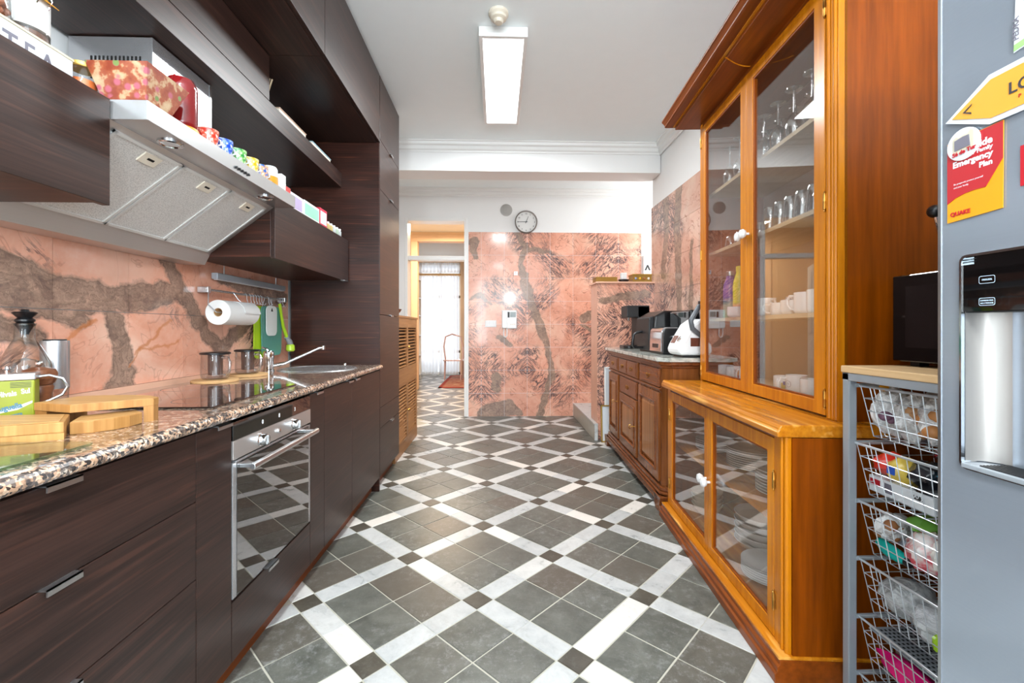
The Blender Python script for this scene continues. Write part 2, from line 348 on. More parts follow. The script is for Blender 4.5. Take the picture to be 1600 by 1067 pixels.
# ------------------------------------------------------------------ geometry helpers
class G:
    def __init__(s): s.v = []; s.f = []; s.sm = []
    def add(s, vs, fs, smooth=False):
        b = len(s.v); s.v += [Vector(p) for p in vs]
        s.f += [[b+i for i in f] for f in fs]; s.sm += [smooth]*len(fs)
        return s
    def box(s, x0, x1, y0, y1, z0, z1):
        vs = [(x, y, z) for z in (z0, z1) for y in (y0, y1) for x in (x0, x1)]
        return s.add(vs, [(0, 2, 3, 1), (4, 5, 7, 6), (0, 1, 5, 4), (2, 6, 7, 3), (0, 4, 6, 2), (1, 3, 7, 5)])
    def prism(s, pts, c0, c1, axis=2, smooth=False):
        """polygon of 2D pts extruded along axis; axis 2: pts=(x,y); 1: pts=(x,z); 0: pts=(y,z)"""
        def P(a, b, c): return {2: (a, b, c), 1: (a, c, b), 0: (c, a, b)}[axis]
        n = len(pts)
        vs = [P(a, b, c0) for a, b in pts]+[P(a, b, c1) for a, b in pts]
        fs = [tuple(range(n))[::-1], tuple(range(n, 2*n))]+[(i, (i+1) % n, n+(i+1) % n, n+i) for i in range(n)]
        return s.add(vs, fs, smooth)
    def lathe(s, prof, c=(0, 0, 0), n=24, axis=2, smooth=True, caps=True):
        """prof: list of (r, h)"""
        vs = []; fs = []
        for r, h in prof:
            for i in range(n):
                a = 2*PI*i/n; x, y = r*math.cos(a), r*math.sin(a)
                q = {2: (x, y, h), 1: (x, h, y), 0: (h, x, y)}[axis]
                vs.append((c[0]+q[0], c[1]+q[1], c[2]+q[2]))
        for k in range(len(prof)-1):
            for i in range(n):
                j = (i+1) % n
                fs.append((k*n+i, k*n+j, (k+1)*n+j, (k+1)*n+i))
        s.add(vs, fs, smooth)
        if caps and prof[0][0] > 1e-5: s.add(vs[:n], [tuple(range(n))[::-1]])
        if caps and prof[-1][0] > 1e-5: s.add(vs[-n:], [tuple(range(n))])
        return s
    def frame(s, x0, x1, y0, y1, z0, z1, w, wb=None, wt=None):
        """rectangular ring in the YZ plane, thickness x0..x1, one piece"""
        wb = wb or w; wt = wt or w
        o = [(y0, z0), (y1, z0), (y1, z1), (y0, z1)]; i = [(y0+w, z0+wb), (y1-w, z0+wb), (y1-w, z1-wt), (y0+w, z1-wt)]
        vs = [(x, p, q) for x in (x0, x1) for r in (o, i) for p, q in r]
        fs = []
        for k in range(4):
            j = (k+1) % 4
            fs += [(k, j, 4+j, 4+k), (8+k, 8+j, 12+j, 12+k), (k, j, 8+j, 8+k), (4+k, 4+j, 12+j, 12+k)]
        return s.add(vs, fs)
    def open_lathe(s, prof, c=(0, 0, 0), n=24):
        vs = []; fs = []
        for r, h in prof:
            for i in range(n):
                a = 2*PI*i/n; vs.append((c[0]+r*math.cos(a), c[1]+r*math.sin(a), c[2]+h))
        for k in range(len(prof)-1):
            for i in range(n):
                j = (i+1) % n; fs.append((k*n+i, k*n+j, (k+1)*n+j, (k+1)*n+i))
        return s.add(vs, fs, True)
    def tube(s, pts, r, n=8, closed=False, smooth=True):
        pts = [Vector(p) for p in pts]; m = len(pts); vs = []; fs = []
        rr = r if isinstance(r, (list, tuple)) else [r]*m
        prev = None
        for i, p in enumerate(pts):
            if closed: d = pts[(i+1) % m]-pts[i-1]
            else: d = pts[min(i+1, m-1)]-pts[max(i-1, 0)]
            d.normalize()
            if prev is None:
                u = d.orthogonal().normalized()
            else:
                u = (prev-d*prev.dot(d))
                u = u.normalized() if u.length > 1e-6 else d.orthogonal().normalized()
            prev = u; w_ = d.cross(u)
            for k in range(n):
                a = 2*PI*k/n+PI/n
                vs.append(p+(u*math.cos(a)+w_*math.sin(a))*rr[i])
        for i in range(m if closed else m-1):
            j = (i+1) % m
            for k in range(n):
                l = (k+1) % n; fs.append((i*n+k, i*n+l, j*n+l, j*n+k))
        if not closed:
            fs.append(tuple(range(n))[::-1]); fs.append(tuple(range((m-1)*n, m*n)))
        return s.add(vs, fs, smooth)
    def sphere(s, c, r, n=16, m=10, sc=(1, 1, 1)):
        prof = [(max(1e-6, r*math.sin(PI*i/m)), -r*math.cos(PI*i/m)) for i in range(m+1)]
        b = len(s.v); s.lathe(prof, (0, 0, 0), n)
        for i in range(b, len(s.v)):
            p = s.v[i]; s.v[i] = Vector((c[0]+p.x*sc[0], c[1]+p.y*sc[1], c[2]+p.z*sc[2]))
        return s
    def xf(s, m, start=0):
        for i in range(start, len(s.v)): s.v[i] = m @ s.v[i]
        return s

def arc(cx, cy, r, a0, a1, n=10):
    return [(cx+r*math.cos(math.radians(a0+(a1-a0)*i/n)), cy+r*math.sin(math.radians(a0+(a1-a0)*i/n))) for i in range(n+1)]

def rrect(x0, x1, y0, y1, r, n=4):
    return arc(x1-r, y1-r, r, 0, 90, n)+arc(x0+r, y1-r, r, 90, 180, n)+arc(x0+r, y0+r, r, 180, 270, n)+arc(x1-r, y0+r, r, 270, 360, n)

ORG = {}
def org(o):
    return ORG.get(o.name, Matrix()) if o else Matrix()

def mesh_of(name, g, mats):
    me = D.meshes.new(name); me.from_pydata([tuple(v) for v in g.v], [], g.f)
    me.polygons.foreach_set('use_smooth', g.sm)
    for m in (mats if isinstance(mats, (list, tuple)) else [mats]): me.materials.append(m)
    bm = bmesh.new(); bm.from_mesh(me); bmesh.ops.recalc_face_normals(bm, faces=bm.faces); bm.to_mesh(me); bm.free()
    if any(g.sm): me.set_sharp_from_angle(angle=math.radians(38))
    me.update(); return me

def link(name, me, parent=None, bevel=0):
    o = D.objects.new(name, me); COL.objects.link(o)
    if parent: o.parent = parent; ORG[o.name] = org(parent)
    if bevel:
        b = o.modifiers.new('bevel', 'BEVEL'); b.width = bevel; b.segments = 2; b.limit_method = 'ANGLE'; b.angle_limit = math.radians(40)
    return o

def part(parent, name, g, mat, bevel=0, label=None, local=False, kind=None):
    """a part (or sub-part) of parent, its shape given in world space (or the parent's space if local)"""
    m = M[mat] if isinstance(mat, str) else mat
    if not local: g.xf(org(parent).inverted())
    o = link(name, mesh_of(name, g, m), parent, bevel)
    if label: o['label'] = label
    if kind: o['kind'] = kind
    return o

def thing(name, label, cat, loc=(0, 0, 0), rz=0, group=None):
    o = D.objects.new(name, None); COL.objects.link(o); o.empty_display_size = 0.05
    o.location = loc; o.rotation_euler = (0, 0, rz)
    o['label'] = label; o['category'] = cat
    if group: o['group'] = group
    ORG[o.name] = Matrix.Translation(loc) @ Matrix.Rotation(rz, 4, 'Z')
    return o

def single(name, label, cat, g, mat, bevel=0, group=None, base=None):
    """a thing that is one mesh; g in world space"""
    xs = [v.x for v in g.v]; ys = [v.y for v in g.v]; zs = [v.z for v in g.v]
    b = base or ((min(xs)+max(xs))/2, (min(ys)+max(ys))/2, min(zs))
    mt = Matrix.Translation(b); g.xf(mt.inverted())
    o = link(name, mesh_of(name, g, M[mat] if isinstance(mat, str) else mat), None, bevel)
    o.location = b; o['label'] = label; o['category'] = cat; ORG[o.name] = mt
    if group: o['group'] = group
    return o

def struct(name, g, mat, label=None, bevel=0, parent=None):
    o = link(name, mesh_of(name, g, M[mat] if isinstance(mat, str) else mat), parent, bevel)
    if not parent: o['kind'] = 'structure'; ORG[o.name] = Matrix()
    if label: o['label'] = label
    return o

def dup(root, loc, rz=0, label=None, swap=None):
    r = root.copy(); COL.objects.link(r); r.location = loc; r.rotation_euler = (0, 0, rz)
    if label: r['label'] = label
    ORG[r.name] = Matrix.Translation(loc) @ Matrix.Rotation(rz, 4, 'Z')
    for ch in list(root.children):
        c = ch.copy(); COL.objects.link(c); c.parent = r
        for g in ch.children:
            d = g.copy(); COL.objects.link(d); d.parent = c
    return r

def text(parent, name, s, size, mat, origin, xdir, ydir=(0, 0, 1), align='LEFT', extrude=0.0004, bold=0.0, shear=0, sx=1.0, label=None):
    cu = D.curves.new('t', 'FONT'); cu.body = s; cu.size = size; cu.align_x = align; cu.extrude = extrude; cu.offset = bold
    cu.resolution_u = 3; cu.shear = shear
    o = D.objects.new('t', cu); COL.objects.link(o)
    dg = bpy.context.evaluated_depsgraph_get(); dg.update()
    me = D.meshes.new_from_object(o.evaluated_get(dg)); D.objects.remove(o); D.curves.remove(cu)
    X = Vector(xdir).normalized(); Y = Vector(ydir).normalized(); Z = X.cross(Y)
    mt = Matrix(((X.x*sx, Y.x, Z.x, origin[0]), (X.y*sx, Y.y, Z.y, origin[1]), (X.z*sx, Y.z, Z.z, origin[2]), (0, 0, 0, 1)))
    me.transform(org(parent).inverted() @ mt); me.materials.clear(); me.materials.append(M[mat] if isinstance(mat, str) else mat)
    t_ = link(name, me, parent)
    if label: t_['label'] = label
    return t_
# ------------------------------------------------------------------ room shell
FW, RW, LW = 5.88, 1.635, -1.475          # far wall, right wall, left wall
floor = struct('floor', G().box(-3.2, 3.4, -2.5, 12.0, -0.12, -0.003), 'grout', 'floor of grey slate squares framed by bands of white marble')
def tile_mesh(name, sx, sy, mat):
    g = G(); b = 0.0015; h = -0.010
    g.add([(-sx, -sy, h), (sx, -sy, h), (sx, sy, h), (-sx, sy, h), (-sx, -sy, -b), (sx, -sy, -b), (sx, sy, -b), (-sx, sy, -b),
           (-sx+b, -sy+b, 0), (sx-b, -sy+b, 0), (sx-b, sy-b, 0), (-sx+b, sy-b, 0)],
          [(0, 1, 5, 4), (1, 2, 6, 5), (2, 3, 7, 6), (3, 0, 4, 7), (4, 5, 9, 8), (5, 6, 10, 9), (6, 7, 11, 10), (7, 4, 8, 11), (8, 9, 10, 11), (3, 2, 1, 0)])
    return mesh_of(name, g, M[mat])
PER = 0.439394*1.15; LA = math.radians(45+1.69839-1.85)
L0 = (1.11165175*1.15, 1.66217866*1.15)
SM = PER*0.19; LG = (PER-SM)/2; GAP = 0.0030
tm = {'slate_tile': tile_mesh('slate_tile', LG/2-GAP, LG/2-GAP, 'slate'), 'slate_square': tile_mesh('slate_square', SM/2-GAP, SM/2-GAP, 'slate2'),
      'marble_strip': tile_mesh('marble_strip', LG/2-0.0012, SM/2-GAP, 'strip')}
ca, sa = math.cos(LA), math.sin(LA)
far_tiles = {k: G() for k in tm}
cnt = {k: 0 for k in tm}
cands = []
for i in range(-34, 34):
    for j in range(-34, 34):
        def cell(kind, da, db, rot):
            a = L0[0]+i*PER+da; b = L0[1]+j*PER+db
            x = a*ca-b*sa; y = a*sa+b*ca
            cands.append((kind, x, y, rot))
        o1 = SM/2+LG/2; o2 = SM/2+LG*1.5
        cell('slate_square', 0, 0, 0)
        for d in (o1, o2):
            cell('marble_strip', d, 0, 0); cell('marble_strip', 0, d, 1)
            for e in (o1, o2): cell('slate_tile', d, e, 0)
cands.sort(key=lambda c: c[2])
for kind, x, y, rot in cands:
    near = -0.95 < x < 1.16 and 0.75 < y < FW
    fill = (-1.4 < x < 1.6 and -2.3 < y <= 0.75) or (FW <= y < 11.3 and -2.2 < x < 0.6)
    if not (near or fill): continue
    an = LA+(PI/2 if rot else 0)
    if near and cnt[kind] < 290:
        o = D.objects.new(kind, tm[kind]); COL.objects.link(o); o.parent = floor
        o.location = (x+random.uniform(-.0008, .0008), y, random.uniform(-.0010, 0)); o.rotation_euler = (0, 0, an+random.uniform(-.003, .003)); cnt[kind] += 1
    else:
        me = tm[kind]; mt = Matrix.Translation((x, y, 0)) @ Matrix.Rotation(an, 4, 'Z')
        far_tiles[kind].add([mt @ v.co for v in me.vertices], [tuple(p.vertices) for p in me.polygons])
for k, g in far_tiles.items():
    o = struct('far_'+k, g, {'slate_tile': 'slate', 'slate_square': 'slate2', 'marble_strip': 'strip'}[k], parent=floor); o['kind'] = 'stuff'

CZ = 3.0
struct('ceiling', G().box(-3.2, 3.4, -2.5, 12.0, CZ, CZ+0.15), 'ceil')
wl = struct('wall_left', G().box(LW-0.15, LW-0.006, -2.5, FW, 0, CZ), 'white')
wr = struct('wall_right', G().box(RW+0.006, RW+0.16, -2.5, 4.66, 0, CZ).box(RW+0.16, 3.2, 4.52, 4.66, 0, CZ), 'white')
DX0, DX1, DZ = -1.215, -0.402, 2.61
wf = struct('wall_far', G().box(LW-0.15, DX0, FW, FW+0.16, 0, CZ).box(DX1, 3.2, FW, FW+0.16, 0, CZ).box(DX0, DX1, FW, FW+0.16, DZ, CZ), 'white')
WX0, WX1, WZ0, WZ1 = -0.70, -0.30, 0.7, 2.7
struct('wall_back', G().box(LW-0.15, WX0, -2.5, -2.4, 0, CZ).box(WX1, RW+.16, -2.5, -2.4, 0, CZ).box(WX0, WX1, -2.5, -2.4, 0, WZ0).box(WX0, WX1, -2.5, -2.4, WZ1, CZ), 'white')
g = G().box(WX0, WX0+.06, -2.47, -2.41, WZ0, WZ1).box(WX1-.06, WX1, -2.47, -2.41, WZ0, WZ1).box(WX0, WX1, -2.47, -2.41, WZ0, WZ0+.06).box(WX0, WX1, -2.47, -2.41, WZ1-.06, WZ1)
struct('added_window_1', g, 'trimwhite', 'white framed window added behind the camera')  # unseen window, added to go with the rear fill light
g = G().box(RW-.035, RW+.006, -2.28, -2.22, .68, 2.82).box(RW-.035, RW+.006, -.28, -.22, .68, 2.82).box(RW-.035, RW+.006, -2.22, -.28, .68, .74).box(RW-.035, RW+.006, -2.22, -.28, 2.76, 2.82)
struct('fill_light_frame', g, 'trimwhite', 'white frame added around the side fill light on the right wall')  # trim added around the side fill light, the wall behind is closed
# stairwell and hallway walls
struct('wall_stair', G().box(3.05, 3.2, 4.66, FW, 0, CZ), 'white')
struct('wall_hall_left', G().box(-2.5, -2.4, FW+.16, 11.6, 0, CZ), 'peach')
struct('wall_hall_right', G().box(0.7, 0.8, FW+.16, 11.6, 0, CZ), 'peach')
# second doorway of the hall (open), frame trims in pale peach
SY = 8.5
struct('wall_hall_middle', G().box(-2.4, -1.62, SY, SY+.14, 0, CZ).box(-0.35, 0.7, SY, SY+.14, 0, CZ).box(-1.62, -0.35, SY, SY+.14, 2.93, CZ), 'peach')
struct('trim_1', G().box(-1.64, -1.52, SY-.03, SY+.16, 0, 2.82).box(-0.47, -0.35, SY-.03, SY+.16, 0, 2.82).box(-1.64, -0.35, SY-.03, SY+.16, 2.82, 2.94).box(-1.52, -0.47, SY, SY+.12, 2.46, 2.53), 'peach_trim', 'pale peach frame of the inner doorway with a transom bar', bevel=0.006)
struct('wall_hall_end', G().box(-2.5, -1.98, 11.4, 11.55, 0, CZ).box(-0.95, 0.8, 11.4, 11.55, 0, CZ).box(-1.98, -0.95, 11.4, 11.55, 2.85, CZ), 'peach')
g = G()
for x in (-1.98, -1.49, -0.99): g.box(x, x+.05, 11.42, 11.47, 0, 2.85)
for z in (0.0, 0.55, 1.95, 2.60, 2.80): g.box(-1.98, -0.95, 11.42, 11.47, z, z+.06)
struct('window_2', g, 'trimwhite', 'tall white framed balcony window at the end of the hall')

# kitchen door frame with transom
d1 = struct('door_1', G().box(DX0, -1.178, FW-.02, FW+.18, 0, DZ).box(-0.440, DX1, FW-.02, FW+.18, 0, DZ).box(-1.178, -0.440, FW-.02, FW+.18, 2.572, DZ), 'trimwhite', 'white door frame with an open transom', bevel=0.004)
struct('transom_bar', G().box(-1.178, -0.440, FW, FW+.14, 2.062, 2.118), 'trimwhite', parent=d1, bevel=0.004)
leaf = G().box(-.74, 0, -.02, .02, .01, 2.05)
for (z0, z1) in ((.15, .75), (.85, 1.0), (1.1, 1.95)):
    for x0 in (-.66, -.33): leaf.box(x0, x0+.25, -.028, .028, z0, z1)
mt = Matrix.Translation((-1.20, FW+.2, 0)) @ Matrix.Rotation(math.radians(-72), 4, 'Z'); leaf.xf(mt)
struct('door_leaf', leaf, 'trimwhite', 'white panelled door leaf swung into the hall', parent=d1, bevel=0.004)

# beam and cornices
struct('trim_2', G().box(LW, RW, 4.42, 4.68, 2.72, CZ), 'white', 'white ceiling beam crossing the kitchen')
def cornice(n, pts2, a0, a1, axis):
    return struct(n, G().prism(pts2, a0, a1, axis), 'trimwhite')
def prof(y0, sgn):   # stepped cornice profile hanging below the ceiling
    P = [(0, CZ), (0, CZ-.10), (.012, CZ-.10), (.014, CZ-.085), (.03, CZ-.075), (.034, CZ-.045), (.055, CZ-.035), (.06, CZ-.012), (.075, CZ-.01), (.075, CZ)]
    return [(y0+sgn*a, b) for a, b in P]
cornice('trim_3', prof(4.42, -1), LW, RW, 0)
cornice('trim_4', prof(FW, -1), LW, 3.05, 0)
cornice('trim_5', prof(RW, -1), -2.4, 4.42, 1)

# wall tiles: each slab its own object
def tiles(parent, axis, plane, sgn, a0s, z0s, mat, th=0.006, gap=0.0011):
    """axis 1: wall along Y at X=plane; axis 0: wall along X at Y=plane; sgn: side the face looks to"""
    cache = {}
    for a0, a1 in zip(a0s[:-1], a0s[1:]):
        for z0, z1 in zip(z0s[:-1], z0s[1:]):
            key = (round(a1-a0, 4), round(z1-z0, 4))
            if key not in cache:
                hw = (a1-a0)/2-gap; hh = (z1-z0)/2-gap
                g = G()
                if axis == 1: g.box(min(0, -sgn*th), max(0, -sgn*th), -hw, hw, -hh, hh)
                else: g.box(-hw, hw, min(0, -sgn*th), max(0, -sgn*th), -hh, hh)
                cache[key] = mesh_of('marble_tile', g, M[mat])
            o = D.objects.new('marble_tile', cache[key]); COL.objects.link(o); o.parent = parent
            j = random.uniform(0, .0006)*sgn
            o.location = (plane+j, (a0+a1)/2, (z0+z1)/2) if axis == 1 else ((a0+a1)/2, plane+j, (z0+z1)/2)
            if axis == 1: o.rotation_euler = (0, random.uniform(-.0015, .0015), random.uniform(-.0015, .0015))
            else: o.rotation_euler = (random.uniform(-.0015, .0015), 0, random.uniform(-.0015, .0015))
T_ = 0.304
tiles(wl, 1, LW+.001, 1, [0.61+T_*k for k in range(9)]+[3.18], [.925, 1.217, 1.521], 'marble_left')
struct('marble_skirting', G().box(LW-.006, LW+.012, .2, 3.18, .9, .925), plain('pale_rosy_skirting', (226, 178, 152), 0.2, var=0.15), parent=wl)
cols = [-0.384]+[-0.216+T_*k for k in range(8)]+[1.922]
rows = [0]+[2.434-T_*k for k in range(7, -1, -1)]
tiles(wf, 0, FW-.001, -1, cols, rows, 'marble_far')
tiles(wr, 1, RW-.001, -1, [4.66-T_*k for k in range(11, -1, -1)], [2.434-T_*k for k in range(8, -1, -1)], 'marble_right')
struct('marble_edge', G().box(RW-.006, RW+.008, 4.655, 4.664, 0, 2.434), 'marble_right', parent=wr)

# half-height marble partition and the step behind it
wp = struct('wall_partition', G().box(1.045, RW, 4.606, 4.90, 0, 1.628), 'marble_pier', 'low marble clad partition wall')
tiles(wp, 0, 4.600, -1, [1.036, 1.342, RW], [0, .026+.27, .60, .904, 1.208, 1.512, 1.628], 'marble_pier')
struct('side_slab', G().box(1.036, 1.044, 4.6, 4.9, .17, 1.628), plain('rosy_marble_side', (222, 168, 142), 0.2, var=0.12), parent=wp)
struct('ledge', G().box(1.018, RW, 4.575, 4.93, 1.628, 1.646), plain('rosy_marble_ledge', (224, 176, 150), 0.2, var=0.12), parent=wp, bevel=0.003)
st = struct('trim_6', G().box(1.012, 3.05, 4.90, FW, 0, .155).box(1.012, 1.04, 4.58, 4.9, 0, .155), 'grout', 'raised step beside the marble partition')
struct('tread', G().box(1.000, 3.05, 4.90, FW, .155, .172).box(1.0, 1.04, 4.575, 4.9, .155, .172), 'strip', parent=st, bevel=0.003)
me = mesh_of('riser_tile', G().box(-.008, 0, -.0535, .0535, 0, .152), plain('greenish_grey_riser_tile', (176, 172, 158), 0.3, var=0.15))
for k in range(12):
    o = D.objects.new('riser_tile', me); COL.objects.link(o); o.parent = st; o.location = (1.012, 4.635+k*.1085, .001)
struct('riser_end', G().box(1.004, 1.036, 4.572, 4.58, 0, .155), 'strip', parent=st)

# ------------------------------------------------------------------ left run of kitchen units
XF = -0.835
def tab(parent, y, z, w_=0.07, x=XF):
    g = G().box(x-.018, x+.016, y-w_/2, y+w_/2, z, z+.003).box(x+.013, x+.016, y-w_/2, y+w_/2, z-.010, z+.003)
    return part(parent, 'handle', g, 'alu', label='small aluminium edge pull')
def front(t, name, y0, y1, z0, z1, hy=None, hz=None, x=XF, mat='wenge_y', th=.02):
    f = part(t, name, G().box(x-th, x, y0+.0015, y1-.0015, z0+.0015, z1-.0015), mat, bevel=.0012)
    if hy is not None: tab(f, hy, hz if hz is not None else z1-.001)
    return f
def base_unit(label, y0, y1, fronts):
    t = thing('base_cabinet', label, 'cabinet', (-1.15, (y0+y1)/2, 0), group='dark wood base cabinets')
    part(t, 'body', G().box(-1.45, XF-.021, y0+.001, y1-.001, .10, .866), 'wenge_dark')
    part(t, 'plinth', G().box(-.91, -.892, y0, y1, 0, .10), 'chestnut_y', label='glossy reddish brown toe board')
    for f in fronts: front(t, *f)
    return t
base_unit('wide dark wood base cabinet with three drawers, nearest of the run', .46, 1.26,
          [('drawer', .46, 1.26, .10, .457, .872), ('drawer', .46, 1.26, .457, .672, .872), ('drawer', .46, 1.26, .672, .862, .872)])
base_unit('narrow dark wood base cabinet left of the oven', 1.26, 1.425, [('door', 1.26, 1.425, .10, .862, 1.37)])
base_unit('narrow dark wood base cabinet right of the oven', 2.008, 2.17, [('door', 2.008, 2.17, .10, .862, 2.09)])
base_unit('dark wood base cabinet with one door, second right of the oven', 2.17, 2.58, [('door', 2.17, 2.58, .10, .862, 2.53)])
base_unit('wide dark wood base cabinet under the sink beside the tall cupboard', 2.58, 3.18, [('door', 2.58, 3.18, .10, .862, 2.65)])
t = base_unit('shallow dark wood drawer unit underneath the oven', 1.425, 2.008, [('drawer', 1.425, 2.008, .10, .290, 1.66)])
# the unit under the oven has only a low body
b = [c for c in t.children if c.name.startswith('body')][0]
b.data = mesh_of('body', G().box(-1.45, XF-.021, 1.426, 2.007, .10, .292).xf(org(t).inverted()), M['wenge_dark'])

# oven
ov = thing('oven', 'built-in steel oven with black glass door in the base cabinets', 'oven', (-1.12, 1.716, .294))
O0, O1 = 1.428, 2.005
part(ov, 'body', G().box(-1.40, XF-.022, O0+.005, O1-.005, .296, .855), 'blackmatte')
part(ov, 'display_panel', G().box(XF-.02, XF+.002, O0, O1, .797, .856), 'blackglass', bevel=.001)
part(ov, 'control_panel', G().box(XF-.02, XF+.004, O0, O1, .737, .796), 'warmsteel', bevel=.001, label='brushed steel control strip')
dr = part(ov, 'door', G().box(XF-.02, XF+.002, O0, O0+.022, .298, .727).box(XF-.02, XF+.002, O1-.022, O1, .298, .727).box(XF-.02, XF-.004, O0+.02, O1-.02, .298, .312).box(XF-.02, XF+.001, O0+.02, O1-.02, .722, .731), 'steel_z', bevel=.001)
part(dr, 'glass', G().box(XF-.004, XF+.0035, O0+.02, O1-.02, .300, .725), 'ovenglass')
part(dr, 'inner_frame', G().box(XF-.016, XF-.010, O0+.02, O1-.02, .30, .37).box(XF-.016, XF-.010, O0+.02, O1-.02, .665, .725).box(XF-.016, XF-.010, O0+.02, O0+.10, .37, .665).box(XF-.016, XF-.010, O1-.10, O1-.02, .37, .665), 'gap', label='black enamel border behind the glass')
part(dr, 'inner_glass', G().box(XF-.018, XF-.0162, O0+.09, O1-.09, .36, .67), plain('grey_oven_window', (58, 62, 62), 0.2), label='grey inner window')
hg = G().prism([(XF+.040, .700), (XF+.052, .698), (XF+.056, .706), (XF+.054, .716), (XF+.044, .720), (XF+.038, .712)], O0+.03, O1-.03, 1)
hg.box(XF, XF+.05, O0+.035, O0+.06, .703, .716).box(XF, XF+.05, O1-.06, O1-.035, .703, .716)
part(dr, 'handle', hg, 'alu', bevel=.002, label='long brushed metal bar handle')
for y, r, kind in ((1.585, .020, 'knob'), (1.835, .020, 'knob')):
    k = part(ov, kind, G().lathe([(r+.003, 0), (r+.003, .004), (r, .006), (r*.95, .024), (r*.9, .027), (0, .028)], (XF+.004, y, .765), 24, 0), 'chrome', label='round silver oven knob')
    part(k, 'grip', G().box(XF+.028, XF+.036, y-.004, y+.004, .765-r*.8, .765+r*.8), 'chrome')
part(ov, 'clock_button', G().lathe([(.009, 0), (.009, .008), (0, .009)], (XF+.004, 1.712, .765), 16, 0), 'chrome')
dm = emis('oven_display_glyphs', (0.8, 0.86, 0.88, 1), 0.15)
for y, s in ((1.60, '0'), (1.72, '8'), (1.85, '3')):
    text(ov, 'display_mark', s, .022, dm, (XF+.0025, y, .815), (0, 1, 0))

# worktop, hob, sink, tap
g = G().prism([(-1.468, .868), (-.826, .868)]+arc(-.828, .884, .016, -80, 80, 6)+[(-.83, .90), (-1.468, .90)], .20, 3.178, 1)
# cut-out of the sink is covered by its rim
single('worktop', 'continuous speckled brown granite worktop over the base cabinets', 'worktop', g, 'granite')
hob = thing('hob', 'flat black glass induction hob set in the granite worktop', 'hob', (-1.16, 1.725, .9))
part(hob, 'glass', G().box(-1.42, -.90, 1.432, 2.02, .9, .9055), 'blackglass', bevel=.002)
zm = plain('grey_hob_print', (70, 70, 72), 0.3)
for (x, y, r) in ((-1.29, 1.57, .09), (-1.29, 1.87, .075), (-1.04, 1.57, .07), (-1.04, 1.87, .09)):
    g = G(); n = 32
    vs = [(x+rr*math.cos(2*PI*i/n), y+rr*math.sin(2*PI*i/n), .9058) for rr in (r-.0008, r+.0008) for i in range(n)]
    g.add(vs, [(i, (i+1) % n, n+(i+1) % n, n+i) for i in range(n)])
    part(hob, 'cooking_zone', g, zm)
sk = thing('sink', 'round stainless steel sink set in the granite near the tall cupboard', 'sink', (-1.13, 2.84, .9))
part(sk, 'rim', G().open_lathe([(.205, .001), (.21, .006), (.222, .007), (.232, .003), (.234, .0005)], (-1.13, 2.84, .9), 48), 'steel_y')
part(sk, 'bowl', G().open_lathe([(.206, .004), (.204, .003), (.198, .0015), (.15, .0012), (.03, .0008), (0.0001, .0008)], (-1.13, 2.84, .9), 48), 'steel_y')
part(sk, 'overflow_plug', G().lathe([(.012, 0), (.012, .012), (.008, .018), (0, .019)], (-1.05, 3.10, .9), 16), 'chrome')
tp = thing('tap', 'chrome mixer tap with a slanting spout behind the round sink', 'tap', (-1.362, 2.69, .9))
part(tp, 'body', G().lathe([(.032, 0), (.032, .010), (.028, .014), (.028, .072), (.031, .076), (.031, .112), (.024, .122), (0, .124)], (-1.362, 2.69, .9), 24), 'chrome')
part(tp, 'spout', G().tube([(-1.345, 2.70, .93), (-1.28, 2.72, .945), (-1.18, 2.75, .995), (-1.10, 2.775, 1.035), (-1.075, 2.782, 1.04)], [.010, .009, .008, .008, .008], 10).lathe([(.011, -.012), (.011, .010), (.009, .012)], (-1.075, 2.782, 1.038), 12), 'chrome')
part(tp, 'lever', G().tube([(-1.362, 2.69, 1.02), (-1.362, 2.67, 1.035), (-1.362, 2.62, 1.045)], [.008, .007, .005], 8), 'chrome')

# tall cupboard at the far end
TC = thing('tall_cupboard', 'floor to ceiling dark wood cupboard at the far end of the worktop', 'cupboard', (-1.15, 3.5, 0))
Y0, Y1 = 3.18, 3.80
part(TC, 'side_panel', G().box(-1.455, XF-.004, Y0, Y0+.02, .0, 2.47), 'wenge_x', bevel=.001)
part(TC, 'body', G().box(-1.455, XF-.022, Y0+.02, Y1-.001, .10, 2.955), 'wenge_dark')
part(TC, 'plinth', G().box(-.91, -.892, Y0, Y1, 0, .10), 'chestnut_y', label='glossy reddish brown toe board')
for n, z0, z1, hy, hz in (('drawer', .10, .447, 3.52, .446), ('drawer', .447, .592, None, None), ('door', .592, 1.254, None, None), ('door', 1.256, 2.148, 3.50, 1.258), ('door', 2.148, 2.50, 3.50, 2.150), ('door', 2.50, 2.955, 3.50, 2.502)):
    front(TC, n, Y0+.004, Y1, z0, z1, hy, hz)

# wall units below: open-topped drawer boxes left and right of the hood
XB = -1.05
def wall_box(label, y0, y1):
    t = thing('wall_cabinet', label, 'cabinet', (-1.26, (y0+y1)/2, 1.49), group='low dark wood wall cabinets')
    part(t, 'body', G().box(-1.468, XB-.021, y0, y1, 1.492, 1.77), 'wenge_x', bevel=.001)
    f = part(t, 'front', G().box(XB-.02, XB, y0-.002, y1+.002, 1.485, 1.774), 'wenge_y', bevel=.001)
    return t, f
t, f = wall_box('low dark wood wall cabinet left of the hood, jars on it', .40, 1.238)
t, f = wall_box('low dark wood wall cabinet right of the hood, packets on it', 2.135, 3.165)
part(f, 'handle', G().box(XB-.02, XB+.014, 3.06, 3.12, 1.481, 1.484), 'alu', label='small aluminium edge pull')

